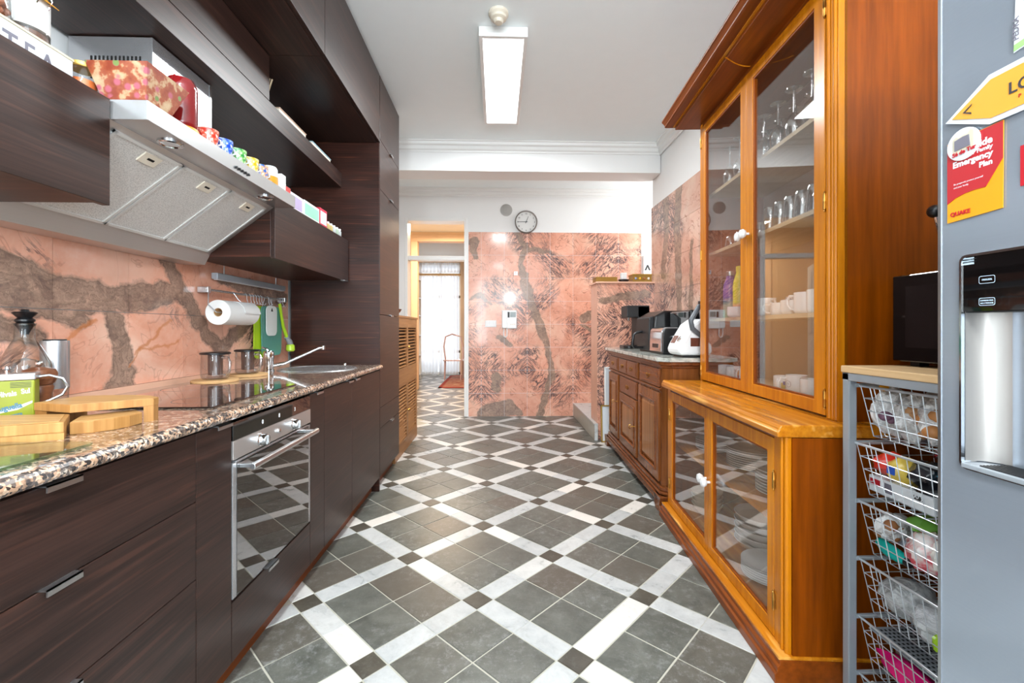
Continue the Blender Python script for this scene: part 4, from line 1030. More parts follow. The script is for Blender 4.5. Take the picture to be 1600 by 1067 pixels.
def yl(prof, c, n=40): return G().lathe(prof, c, n, 1)
part(ck, 'rim', G().lathe([(CR, 0), (CR, -.03), (CR-.006, -.036), (CR-.014, -.034), (CR-.016, -.022)], (CX_, FW-.001, CZ_), 40, 1, True, False), plain('brownish_grey_rim', (120, 112, 106), .35, .3))
part(ck, 'dial', G().lathe([(CR-.015, -.020), (0.0001, -.0205)], (CX_, FW, CZ_), 40, 1, False, False), 'paper')
for h in range(1, 13):
    a = math.radians(90-30*h); r = CR-.040
    text(ck, 'numeral', str(h), .028, 'black', (CX_+r*math.cos(a), FW-.022, CZ_+r*math.sin(a)-.011), (1, 0, 0), align='CENTER', bold=.0002)
def hand(ang, L, w_):
    a = math.radians(90-ang); d = Vector((math.cos(a), 0, math.sin(a))); q = Vector((-d.z, 0, d.x)); c = Vector((CX_, FW-.025, CZ_))
    P = [c-d*.02-q*w_, c-d*.02+q*w_, c+d*L+q*w_*.5, c+d*L-q*w_*.5]
    return G().add([tuple(p) for p in P]+[tuple(p+Vector((0, .001, 0))) for p in P], [(0, 1, 2, 3), (7, 6, 5, 4), (0, 1, 5, 4), (1, 2, 6, 5), (2, 3, 7, 6), (3, 0, 4, 7)])
part(ck, 'minute_hand', hand(270, .115, .004), 'black'); part(ck, 'hour_hand', hand(22, .078, .0045), 'black')
part(ck, 'pin', yl([(.007, -.024), (.007, -.029), (0.0001, -.030)], (CX_, FW, CZ_), 12), 'black')
vt = thing('wall_vent', 'round grey vent disc on the white wall left of the clock', 'vent', (.114, FW-.01, 2.64))
part(vt, 'disc', yl([(.080, 0), (.080, -.006), (.074, -.010), (0.0001, -.011)], (.114, FW, 2.725)), plain('pale_grey_vent', (178, 176, 172), 0.6))
vg = G()
for k in range(-4, 5): L = math.sqrt(.07**2-(k*.014)**2); vg.box(.114-L, .114+L, FW-.0125, FW-.0105, 2.725+k*.014-.002, 2.725+k*.014+.002)
part(vt, 'grille', vg, plain('grey_vent_bars', (150, 148, 144), 0.6))
FP = FW-.0015
ic = thing('intercom', 'white wall intercom with handset and small grey screen on the marble', 'intercom', (.157, FP, 1.17))
part(ic, 'housing', G().box(.055, .250, FP-.035, FP, 1.160, 1.402), 'whiteplastic', .008)
part(ic, 'handset', G().prism(rrect(.060, .125, 1.165, 1.398, .02), FP-.062, FP-.036, 1), 'whiteplastic', .006)
part(ic, 'screen', G().box(.165, .238, FP-.037, FP-.034, 1.310, 1.378), plain('grey_screen', (120, 132, 132), 0.2), .002, label='grey screen')
part(ic, 'speaker_slot', G().box(.132, .158, FP-.037, FP-.034, 1.305, 1.378), 'blackmatte')
for k in range(3): part(ic, 'button', G().box(.168+k*.024, .182+k*.024, FP-.038, FP-.034, 1.21, 1.222), 'cream', .001)
part(ic, 'cord', G().tube([(.085, FP-.04, 1.165), (.078, FP-.03, 1.10), (.085, FP-.02, 1.055), (.105, FP-.02, 1.045), (.122, FP-.02, 1.07), (.125, FP-.03, 1.13), (.12, FP-.03, 1.16)], .007, 8), 'whiteplastic', label='looped white cord')
sw = thing('light_switch', 'wide white switch plate on the marble left of the intercom', 'switch', (-.09, FP, 1.18))
part(sw, 'plate', G().box(-.165, -.017, FP-.010, FP, 1.180, 1.268), 'whiteplastic', .003)
for k in range(3): part(sw, 'rocker', G().box(-.158+k*.046, -.116+k*.046, FP-.014, FP-.008, 1.188, 1.260), 'whiteplastic', .002)
hk = thing('wall_hook', 'small chrome hook on the marble below the clock', 'hook', (.24, FP, 1.86))
part(hk, 'plate', G().box(.215, .262, FP-.008, FP, 1.865, 1.915), 'alu', .003)
part(hk, 'prong', G().tube([(.238, FP-.008, 1.90), (.238, FP-.03, 1.885), (.238, FP-.035, 1.905)], .005, 8), 'chrome')
tb = thing('thermostat', 'white control box with a small black symbol above the gilt box', 'control box', (1.99, FW-.03, 1.75))
part(tb, 'case', G().box(1.930, 2.090, FW-.05, FW, 1.60, 2.13), 'whiteplastic', .006)
text(tb, 'symbol', '^', .17, 'black', (1.985, FW-.051, 1.885), (1, 0, 0), align='CENTER', bold=.004)

# things on the marble partition ledge
LZ = 1.646
def gilt_tray(name, label, cat, x0, x1, y0, y1, z1, lid=False):
    t = thing(name, label, cat, ((x0+x1)/2, (y0+y1)/2, LZ))
    part(t, 'base', G().box(x0, x1, y0, y1, LZ, LZ+.006), 'gold', .001)
    g = G()
    for z in (LZ+.008, (LZ+z1)/2, z1): g.tube([(x0, y0, z), (x1, y0, z), (x1, y1, z), (x0, y1, z)], .0025, 6, closed=True)
    part(t, 'rails', g, 'gold')
    n = 16; g = G()
    for k in range(n):
        xa = x0+(x1-x0)*k/n; xb = x0+(x1-x0)*(k+1)/n
        g.tube([(xa, y0, LZ+.006), (xb, y0, z1)], .0018, 4).tube([(xb, y0, LZ+.006), (xa, y0, z1)], .0018, 4)
    part(t, 'lattice', g, 'gold')
    part(t, 'walls', G().box(x0+.002, x1-.002, y0+.002, y0+.004, LZ, z1-.002).box(x0+.002, x1-.002, y1-.004, y1-.002, LZ, z1-.002).box(x0+.002, x0+.004, y0, y1, LZ, z1-.002).box(x1-.004, x1-.002, y0, y1, LZ, z1-.002), plain('dull_gold_sheet', (160, 128, 66), 0.4, 0.5))
    return t
gilt_tray('gilt_tray', 'low gilt lattice tray, left of the candle on the marble ledge', 'tray', 1.035, 1.265, 4.66, 4.82, LZ+.055)
t = gilt_tray('gilt_box', 'gilt box with coloured stones at the right end of the marble ledge', 'box', 1.425, 1.625, 4.64, 4.80, LZ+.078)
part(t, 'lid', G().box(1.418, 1.630, 4.634, 4.806, LZ+.080, LZ+.088), 'gold', .002)
for k, c in enumerate(((150, 160, 190), (240, 190, 60), (170, 110, 70), (240, 235, 220))):
    part(t, 'stone', G().sphere((1.455+k*.045, 4.638, LZ+.040), .013, 12, 8, (1, .4, 1)), plain('stone', c, 0.15))
t = thing('candle_dish', 'small white candle cube in a dark openwork dish on the ledge', 'candle', (1.35, 4.72, LZ))
part(t, 'dish', G().open_lathe([(.0001, .004), (.045, .004), (.052, .02), (.058, .034), (.054, .034), (.046, .012)], (1.345, 4.71, LZ), 20), 'black')
part(t, 'candle', G().box(1.312, 1.372, 4.68, 4.74, LZ+.008, LZ+.105), 'paper', .004)

# framed pictures leaning between partition and sideboard
def leaning(label, x0, x1, y, h, lean, frame):
    t = thing('picture_frame', label, 'picture frame', ((x0+x1)/2, y, 0))
    mt = Matrix.Translation((0, y, 0)) @ Matrix.Rotation(-lean, 4, 'X')
    w_ = .014
    fg = G().box(x0, x0+w_, -.012, .008, 0, h).box(x1-w_, x1, -.012, .008, 0, h).box(x0, x1, -.012, .008, 0, w_).box(x0, x1, -.012, .008, h-w_, h)
    part(t, 'frame', fg.xf(mt), frame, .002)
    part(t, 'mount', G().box(x0+.01, x1-.01, -.006, .004, .01, h-.01).xf(mt), C_['white'])
    return t
leaning('white picture in a thin gold frame leaning beside the sideboard', 1.055, 1.40, 4.50, .375, math.radians(4), 'gold')
leaning('taller white framed panel standing behind the gold framed picture', 1.105, 1.45, 4.56, .76, math.radians(1.5), 'trimwhite')

# ------------------------------------------------------------------ appliances on the sideboard
SZ = .9705
t = thing('coffee_maker', 'black angular coffee maker at the far end of the sideboard', 'coffee maker', (1.30, 4.18, SZ))
part(t, 'base', G().prism(rrect(1.17, 1.40, 4.06, 4.28, .05), SZ, SZ+.030), 'black', .004)
part(t, 'column', G().box(1.295, 1.405, 4.07, 4.27, SZ+.030, SZ+.395), 'blackmatte', .006)
part(t, 'head', G().box(1.195, 1.405, 4.07, 4.27, SZ+.29, SZ+.400), 'blackmatte', .006)
part(t, 'spout', G().lathe([(.012, 0), (.009, -.03)], (1.235, 4.16, SZ+.29), 12), 'chrome')
t = thing('air_fryer', 'black air fryer with a loop handle behind the toaster', 'air fryer', (1.40, 3.65, SZ))
part(t, 'body', G().prism([(1.225, SZ+.012), (1.215, SZ+.18), (1.225, SZ+.285), (1.30, SZ+.325), (1.58, SZ+.325), (1.59, SZ+.012)], 3.42, 3.80, 1), 'black', .012)
dr_ = part(t, 'drawer', G().prism([(1.195, SZ+.012), (1.185, SZ+.10), (1.190, SZ+.270), (1.228, SZ+.285), (1.228, SZ+.012)], 3.46, 3.78, 1), 'blackmatte', .008)
part(dr_, 'handle', G().tube([(1.19, 3.62, SZ+.16), (1.145, 3.62, SZ+.155), (1.115, 3.62, SZ+.135), (1.105, 3.62, SZ+.05), (1.125, 3.62, SZ+.03), (1.19, 3.62, SZ+.03)], .011, 10), 'black')
part(t, 'foot_ring', G().box(1.22, 1.57, 3.44, 3.78, SZ, SZ+.014), 'blackmatte')
t = thing('mini_oven', 'black countertop oven with dark glass behind the white food processor', 'oven', (1.42, 3.10, SZ))
part(t, 'body', G().box(1.330, 1.600, 3.03, 3.38, SZ+.01, SZ+.315), 'black', .01)
part(t, 'door', G().box(1.318, 1.331, 3.04, 3.36, SZ+.02, SZ+.305), 'blackglass', .004)
part(t, 'side_glass', G().box(1.36, 1.58, 3.024, 3.031, SZ+.03, SZ+.30), 'blackglass', .003)
part(t, 'foot', G().box(1.34, 1.37, 3.05, 3.36, SZ, SZ+.011).box(1.55, 1.58, 3.05, 3.36, SZ, SZ+.011), 'blackmatte')
t = thing('toaster', 'shiny chrome toaster with black ends in front of the air fryer', 'toaster', (1.235, 3.22, SZ))
tpz = arc(1.275, SZ+.155, .04, 0, 90, 6)+arc(1.205, SZ+.155, .04, 90, 180, 6)+[(1.160, SZ+.02), (1.320, SZ+.02)]
part(t, 'shell', G().prism(tpz, 3.13, 3.36, 1, True), 'chrome')
part(t, 'end_cap', G().prism([(x*1.0, z) for x, z in arc(1.277, SZ+.150, .036, 0, 90, 6)+arc(1.203, SZ+.150, .036, 90, 180, 6)+[(1.163, SZ+.012), (1.317, SZ+.012)]], 3.10, 3.131, 1), 'black', .004, label='glossy black end cap')
part(t, 'slot', G().box(1.20, 1.218, 3.16, 3.33, SZ+.1945, SZ+.1965).box(1.262, 1.280, 3.16, 3.33, SZ+.1945, SZ+.1965), 'gap')
part(t, 'base', G().box(1.170, 1.310, 3.12, 3.37, SZ, SZ+.021), 'blackmatte', .003)
part(t, 'lever', G().box(1.225, 1.255, 3.075, 3.10, SZ+.12, SZ+.135), 'chrome', .003)
part(t, 'button_row', G().box(1.158, 1.163, 3.19, 3.30, SZ+.045, SZ+.075), 'black', .002)
part(t, 'dial', G().lathe([(.012, 0), (.011, .012), (0, .013)], (1.24, 3.088, SZ+.05), 12, 1), 'chrome')
t = thing('food_processor', 'white food processor with small screen and grey loop handle', 'food processor', (1.34, 2.86, SZ))
pz = [(1.165, SZ+.012), (1.150, SZ+.05), (1.165, SZ+.085), (1.24, SZ+.21), (1.29, SZ+.245), (1.50, SZ+.245), (1.52, SZ+.012)]
part(t, 'base', G().prism(pz, 2.80, 3.00, 1), 'whiteplastic', .02, label='wedge shaped white base')
d_ = (Vector((1.24, 0, SZ+.21))-Vector((1.165, 0, SZ+.085))).normalized(); nn = Vector((-d_.z, 0, d_.x))
def facep(s0, s1, ya, yb, h0, h1):
    o = Vector((1.165, 0, SZ+.085)); P = []
    for h in (h0, h1):
        for s in (s0, s1):
            for y in (ya, yb): p = o+d_*s+nn*h; P.append((p.x, y, p.z))
    return G().add(P, [(0, 1, 3, 2), (4, 6, 7, 5), (0, 4, 5, 1), (2, 3, 7, 6), (0, 2, 6, 4), (1, 5, 7, 3)])
part(t, 'screen', facep(.004, .060, 2.90, 2.97, .0, .002), plain('reddish_screen', (110, 66, 52), 0.15), label='reddish brown screen')
o_ = Vector((1.165, 0, SZ+.085))+d_*.035
part(t, 'dial', G().lathe([(.020, 0), (.020, .008), (.016, .010), (0, .010)], (0, 0, 0), 20).xf(Matrix.Translation((o_.x, 2.85, o_.z)) @ Matrix.Rotation(math.atan2(nn.x, nn.z), 4, 'Y')), 'chrome')
part(t, 'side_screen', G().box(1.23, 1.29, 2.797, 2.801, SZ+.07, SZ+.125), plain('reddish_side_screen', (110, 66, 52), 0.15), .001)
part(t, 'foot', G().box(1.19, 1.50, 2.82, 2.98, SZ, SZ+.013), 'blackmatte')
part(t, 'bowl', G().lathe([(.055, .20), (.075, .26), (.085, .36), (.085, .40)], (1.42, 2.90, SZ-.03), 28), 'steel_z', label='steel mixing bowl')
part(t, 'lid', G().lathe([(.088, .37), (.088, .395), (.05, .41), (.045, .44), (0, .44)], (1.42, 2.90, SZ-.03), 28), 'blackmatte')
part(t, 'handle', G().tube([(1.36, 2.82, SZ+.335), (1.28, 2.79, SZ+.325), (1.225, 2.785, SZ+.235), (1.235, 2.785, SZ+.185), (1.29, 2.785, SZ+.140), (1.37, 2.79, SZ+.155)], .016, 10), plain('grey_handle', (92, 98, 104), 0.3), label='thick grey loop handle')
# ------------------------------------------------------------------ on the trolley: microwave and a juicer lever
t = thing('microwave', 'black microwave oven on the oak board beside the fridge', 'microwave', (1.43, 1.12, 1.037))
part(t, 'body', G().box(1.262, 1.60, .90, 1.365, 1.050, 1.318), 'black', .004)
part(t, 'door', G().box(1.246, 1.262, 1.02, 1.365, 1.052, 1.316), 'blackglass', .003)
part(t, 'window', G().box(1.2448, 1.2465, 1.06, 1.32, 1.095, 1.28), plain('brownish_window', (28, 22, 22), 0.12))
part(t, 'control_panel', G().box(1.246, 1.262, .902, 1.018, 1.052, 1.316), 'black', .003)
for fx_, fy_ in ((1.28, .93), (1.28, 1.31), (1.55, .93), (1.55, 1.31)): part(t, 'foot', G().box(fx_, fx_+.03, fy_, fy_+.03, 1.0375, 1.051), 'blackmatte')
t = thing('juicer', 'black ball knob on a chrome lever rising above the microwave', 'juicer', (1.46, 1.28, 1.318))
part(t, 'base', G().lathe([(.06, 0), (.06, .02), (.03, .03), (.028, .05)], (1.50, 1.27, 1.3185), 24), 'black')
part(t, 'lever', G().tube([(1.49, 1.27, 1.36), (1.385, 1.335, 1.385), (1.361, 1.340, 1.500)], [.008, .007, .006], 10), 'chrome')
part(t, 'knob', G().sphere((1.359, 1.340, 1.517), .020, 20, 14), 'black')

# ------------------------------------------------------------------ worktop items
CT = .9
def disc(c, r, z, th, name, label, cat, mat, group=None):
    return single(name, label, cat, G().lathe([(r-.002, 0), (r, .002), (r, th-.002), (r-.002, th)], (c[0], c[1], z), 40), mat, group=group)
for i, (x, y) in enumerate(((-1.345, 2.165), (-1.345, 2.44))):
    disc((x, y), .098, CT, .012, 'cork_mat', ['round cork mat on the worktop, the one nearer the hob', 'round cork mat on the worktop, the one nearer the sink'][i], 'mat', 'cork', 'cork mats')
def teapot():
    t = thing('glass_teapot', 'clear glass infuser jug with black lid, nearer the hob', 'jug', (-1.345, 2.165, .912), group='glass infuser jugs on cork mats')
    z = .9125; x, y = -1.345, 2.165
    part(t, 'glass', G().open_lathe([(.0001, .003), (.050, .003), (.058, .010), (.060, .03), (.058, .10), (.058, .118)], (x, y, z), 32), 'clear')
    part(t, 'glass_foot', G().open_lathe([(.046, .0), (.052, .004), (.048, .008), (.0001, .008)], (x, y, z), 32), 'glassware')
    part(t, 'infuser', G().open_lathe([(.0001, .022), (.030, .022), (.031, .12)], (x, y, z), 24), plain('dark_infuser_mesh', (96, 74, 66), 0.4, 0.2), label='dark mesh infuser')
    part(t, 'lid', G().lathe([(.060, .118), (.064, .120), (.064, .126), (.058, .129), (.0001, .130)], (x, y, z), 32), 'black')
    hb = [(x+.058*.9, y-.03, z+.105), (x+.085, y-.045, z+.105), (x+.100, y-.055, z+.085), (x+.098, y-.055, z+.045), (x+.080, y-.045, z+.022), (x+.055, y-.03, z+.022)]
    part(t, 'handle', G().tube(hb, .0065, 10), 'glassware', label='clear loop handle')
    return t
tpot = teapot(); dup(tpot, (-1.345, 2.44, .912), 0, 'clear glass infuser jug with black lid, nearer the sink')
# bamboo serving boards
def curved(pts): return pts
bo = thing('bamboo_board', 'low rounded bamboo tray nearest the camera on the worktop', 'board', (-1.2, 1.06, CT), group='bamboo serving boards')
pA = [(-1.38, .96), (-1.28, .955), (-1.18, .970), (-1.08, .996), (-.982, 1.040), (-1.062, 1.140), (-1.38, 1.115)]
part(bo, 'board', G().prism(pA, CT+.016, CT+.040), 'bamboo_end', .002)
part(bo, 'board_top', G().prism([(-1.37, .97), (-1.28, .966), (-1.18, .981), (-1.08, 1.007), (-.996, 1.044), (-1.066, 1.132), (-1.37, 1.107)], CT+.0395, CT+.0412), 'bamboo_x')
part(bo, 'lower_board', G().prism([(p[0]-.002, p[1]+.002) for p in pA], CT, CT+.016), 'bamboo_end')
bo = thing('bamboo_board', 'raised bamboo board bridging over the curved one on the worktop', 'board', (-1.08, 1.2, CT), group='bamboo serving boards')
pB = [(-1.187, 1.178), (-1.059, 1.137), (-.935, 1.241), (-.942, 1.268), (-.985, 1.294), (-1.04, 1.306), (-1.12, 1.303), (-1.178, 1.288)]
part(bo, 'board', G().prism(pB, CT+.0425, CT+.062), 'bamboo_end', .001)
def shr(P, k):
    cx = sum(p[0] for p in P)/len(P); cy = sum(p[1] for p in P)/len(P); return [(cx+(p[0]-cx)*k, cy+(p[1]-cy)*k) for p in P]
part(bo, 'board_top', G().prism(shr(pB, .97), CT+.062, CT+.0628), 'bamboo_x')
part(bo, 'leg', G().prism([(-.952, 1.228), (-.936, 1.242), (-.943, 1.268), (-.972, 1.287), (-.982, 1.268)], CT, CT+.0425), 'bamboo_end')
part(bo, 'leg', G().prism([(-1.186, 1.180), (-1.150, 1.172), (-1.150, 1.285), (-1.178, 1.288)], CT, CT+.0425), 'bamboo_end')
bo = thing('bamboo_board', 'curved bamboo board tucked underneath the raised one', 'board', (-1.0, 1.14, CT), group='bamboo serving boards')
pC = [(-1.060, 1.165), (-1.012, 1.085), (-.975, 1.105), (-.952, 1.135), (-.942, 1.170), (-.945, 1.215), (-.99, 1.250)]
part(bo, 'board', G().prism(pC, CT, CT+.030), 'bamboo_end', .002)
part(bo, 'board_top', G().prism(shr(pC, .95), CT+.030, CT+.0308), 'bamboo_x')
gb = thing('glass_board', 'greenish glass board at the near left end of the worktop', 'board', (-.94, .80, CT))
part(gb, 'glass', G().prism(rrect(-1.12, -.868, .50, .995, .02), CT+.002, CT+.007), 'greenglass', .001)
for fx_, fy_ in ((-.90, .96), (-1.09, .96), (-.90, .53), (-1.09, .53)): part(gb, 'foot', G().lathe([(.008, 0), (.008, .002)], (fx_, fy_, CT), 12), 'clear')
# oil tin
tin = thing('oil_tin', 'yellow and green printed oil tin with steel top and loop handle', 'tin', (-1.265, 1.222, CT))
tz = CT+.134; tx1 = -1.203; tx0 = -1.335; ty = 1.195
part(tin, 'can', G().box(tx0, tx1, ty, ty+.052, CT, tz-.018), plain('yellow_green_tin_print', (140, 148, 34), 0.35, var=0.25), .003)
part(tin, 'top', G().box(tx0-.002, tx1+.002, ty-.002, ty+.054, tz-.018, tz), 'steel_y', .003, label='steel top band')
part(tin, 'knob', G().lathe([(.004, 0), (.004, .008), (.009, .012), (.007, .018), (0, .019)], (-1.258, ty+.026, tz), 14), 'chrome')
part(tin, 'handle', G().tube([(tx1, ty+.04, tz-.012), (tx1+.02, ty+.045, tz-.010), (tx1+.045, ty+.05, tz-.022), (tx1+.055, ty+.052, tz-.045), (tx1+.045, ty+.05, tz-.066), (tx1+.02, ty+.045, tz-.080), (tx1, ty+.04, tz-.088)], .0035, 8), 'alu', label='looped steel strap handle')
tb_ = plain('tin_print_blue', (70, 120, 150), 0.4); tw = plain('tin_print_white', (206, 210, 196), 0.4); tk = plain('tin_print_ink', (50, 56, 34), 0.4)
for s_, sz, z, mt_, dx, up, b_ in (('Olivais', .019, .074, tw, -.072, .10, .0006), ('Sul', .018, .081, tw, -.024, .10, .0006), ('Ouguella', .019, .036, tb_, -.074, .20, .0006), ('AZEITE', .011, .019, tb_, -.048, .18, .0004)):
    text(tin, 'lettering', s_, sz, mt_, (tx1+dx, ty-.0006, CT+z), (1, 0, up), (-up, 0, 1), bold=b_, sx=.78)
for k in range(4): part(tin, 'print_line', G().box(tx1-.044, tx1-.006, ty-.0006, ty, CT+.098+k*.004, CT+.0996+k*.004), tk)
part(tin, 'crest', G().box(tx1-.090, tx1-.072, ty-.0006, ty, CT+.094, CT+.112), tk)
part(tin, 'ribbon', G().prism([(tx1-.095, CT+.024), (tx1-.06, CT+.034), (tx1-.03, CT+.040), (tx1-.004, CT+.056), (tx1-.004, CT+.062), (tx1-.035, CT+.048), (tx1-.095, CT+.032)], ty-.0004, ty, 1), tw)
tin.location = (-1.294, 1.207, CT); tin.rotation_euler = (0, 0, math.radians(35))
# decanter, pepper mill, steel mill
DX_, DY_ = -1.403, 1.367
t = thing('decanter', 'large clear glass decanter with a black stopper against the marble', 'decanter', (DX_, DY_, CT))
part(t, 'glass', G().open_lathe([(.0001, .004), (.052, .004), (.058, .014), (.060, .11), (.056, .150), (.034, .200), (.0235, .222), (.022, .258), (.025, .268)], (DX_, DY_, CT), 36), 'bottleglass')
part(t, 'inner_bulb', G().open_lathe([(.0001, .09), (.025, .098), (.036, .128), (.025, .158), (.0001, .166)], (DX_, DY_, CT), 24), 'bottleglass')
part(t, 'stopper', G().lathe([(.008, .235), (.017, .256), (.022, .262), (.022, .267), (.018, .270), (.022, .274), (.022, .279), (.016, .284), (.028, .298), (.024, .302), (.010, .303), (.008, .309), (0, .310)], (DX_, DY_, CT), 24), 'black', label='ribbed black stopper')
MX_, MY_ = -1.300, 1.305
t = thing('pepper_mill', 'turned brown wooden pepper mill with a small metal knob', 'pepper mill', (MX_, MY_, CT))
part(t, 'body', G().lathe([(.034, 0), (.034, .010), (.026, .040), (.025, .060), (.030, .085), (.027, .092)], (MX_, MY_, CT), 28), 'mill_wood')
part(t, 'head', G().lathe([(.027, .093), (.032, .098), (.037, .112), (.038, .124), (.033, .136), (.014, .143), (0, .144)], (MX_, MY_, CT), 28), 'mill_wood')
part(t, 'knob', G().sphere((MX_, MY_, CT+.153), .009, 12, 8), 'chrome')
KX_, KY_ = -1.412, 1.466
t = thing('steel_mill', 'tall brushed steel cylinder mill with a clear foot', 'mill', (KX_, KY_, CT))
part(t, 'body', G().lathe([(.034, .062), (.0345, .064), (.0345, .212), (.034, .214), (0, .214)], (KX_, KY_, CT), 32), 'steel_z')
part(t, 'cap', G().lathe([(.028, .214), (.027, .218), (0, .218)], (KX_, KY_, CT), 24), 'blackmatte')
part(t, 'clear_foot', G().open_lathe([(.0001, .001), (.031, .001), (.033, .062)], (KX_, KY_, CT), 32), 'clear')
part(t, 'salt', G().lathe([(.028, .003), (.028, .016), (.012, .024), (0, .026)], (KX_, KY_, CT), 20), 'paper', label='white salt inside')

# ------------------------------------------------------------------ rail with hanging tools, light bar
t = thing('light_bar', 'slim grey light bar hanging under the right wall cabinet', 'lamp', (-1.44, 2.68, 1.41))
part(t, 'bar', G().box(-1.462, -1.430, 2.32, 3.05, 1.408, 1.440), 'greymetal', .003)
part(t, 'diffuser', G().box(-1.456, -1.436, 2.33, 3.04, 1.405, 1.409), C_['white'])
for y in (2.40, 2.95): part(t, 'bracket', G().tube([(-1.446, y, 1.440), (-1.446, y, 1.486)], .0025, 6), 'wire')
rl = thing('utensil_rail', 'thin steel rail on the marble with hooks and hanging tools', 'rail', (-1.44, 2.62, 1.34))
part(rl, 'bar', G().tube([(-1.425, 2.22, 1.345), (-1.425, 3.03, 1.345)], .006, 10), 'steel_y')
for y in (2.235, 3.02): part(rl, 'bracket', G().box(-1.469, -1.416, y-.012, y+.012, 1.330, 1.360), 'alu', .003)
hkg = lambda y: G().tube([(-1.433, y, 1.343), (-1.425, y, 1.353), (-1.416, y, 1.345), (-1.416, y, 1.320), (-1.410, y, 1.300), (-1.398, y, 1.296), (-1.392, y, 1.306)], .0018, 6)
h0 = part(rl, 'hook', hkg(2.56), 'wire')
for y in (2.60, 2.63, 2.66, 2.69, 2.72, 2.80, 2.95, 2.98):
    o = h0.copy(); COL.objects.link(o); o.parent = rl; o.location = (0, y-2.56, 0)
pr = thing('paper_towel', 'white kitchen paper roll hanging from the rail', 'paper roll', (-1.345, 2.32, 1.17))
part(pr, 'roll', G().lathe([(.021, 0), (.060, 0), (.060, .262), (.021, .262), (.021, 0)], (-1.345, 2.185, 1.232), 40, 1, True, False), 'paper', label='white paper roll')
part(pr, 'core', G().lathe([(.0205, .002), (.019, .002), (.019, .260), (.0205, .260)], (-1.345, 2.185, 1.232), 24, 1, True, False), 'cork')
part(pr, 'loose_sheet', G().prism([(-1.345, 1.2915), (-1.335, 1.2925), (-1.31, 1.286), (-1.287, 1.262), (-1.278, 1.235), (-1.279, 1.230), (-1.2895, 1.262), (-1.312, 1.284), (-1.335, 1.2905)], 2.30, 2.446, 1, True), 'paper')
part(pr, 'wire_hanger', G().tube([(-1.425, 2.24, 1.352), (-1.40, 2.20, 1.31), (-1.385, 2.175, 1.27), (-1.345, 2.172, 1.232), (-1.345, 2.46, 1.232), (-1.36, 2.462, 1.27), (-1.40, 2.45, 1.31), (-1.425, 2.44, 1.352)], .0022, 6), 'wire')
def hangboard(name, label, y0, y1, z0, z1, x, col, hole, taper=0, cat='cutting board', group='cutting boards on the rail'):
    pts = rrect(y0, y1, z0, z1, min(.035, (y1-y0)*.32), 5)
    cy = (y0+y1)/2
    pts = [(cy+(a-cy)*(1-taper*(z1-b)/(z1-z0)), b) for a, b in pts]
    t = thing(name, label, cat, (x, cy, z0), group=group)
    part(t, 'board', G().prism(pts, x-.003, x+.003, 0), plain(name+'_plastic', col, 0.4, var=0.02), .0012)
    part(t, 'hang_hole', G().prism([(cy-.012, z1-.035), (cy+.012, z1-.035), (cy+.006, z1-.020), (cy, z1-.012), (cy-.006, z1-.020)], x+.003, x+.0036, 0), 'gap')
    part(t, 'loop', G().tube([(x, cy, z1-.018), (x, cy, z1+.010), (-1.420, cy, 1.338)], .0018, 5), 'wire')
hangboard('cutting_board', 'lime green plastic cutting board hanging behind the teal one', 2.66, 2.86, .975, 1.290, -1.432, (176, 214, 30), 0)
hangboard('cutting_board', 'large teal plastic cutting board hanging from the rail', 2.715, 2.975, .985, 1.292, -1.420, (88, 148, 134), 0, .10)
hangboard('cutting_board', 'small white plastic cutting board hanging over the teal one', 2.755, 2.885, 1.110, 1.296, -1.409, (226, 230, 226), 0, .03)
pe = thing('scrub_brush', 'lime green handled brush hanging at the right end of the rail', 'brush', (-1.41, 3.0, 1.05))
part(pe, 'handle', G().tube([(-1.412, 2.93, 1.315), (-1.405, 2.935, 1.25), (-1.402, 2.955, 1.17), (-1.395, 2.99, 1.10)], [.010, .009, .010, .011], 8), plain('lime_plastic', (170, 206, 40), 0.35), label='long lime green handle')
part(pe, 'neck', G().tube([(-1.395, 2.985, 1.10), (-1.392, 3.02, 1.07), (-1.392, 3.035, 1.05)], [.014, .018, .018], 10), 'greymetal')
part(pe, 'head', G().lathe([(.020, 0), (.028, .008), (.026, .040), (.018, .048)], (-1.392, 3.035, 1.002), 16), plain('lime_plastic_head', (178, 212, 60), 0.35))
part(pe, 'loop', G().tube([(-1.412, 2.93, 1.312), (-1.418, 2.93, 1.339)], .002, 5), 'wire')
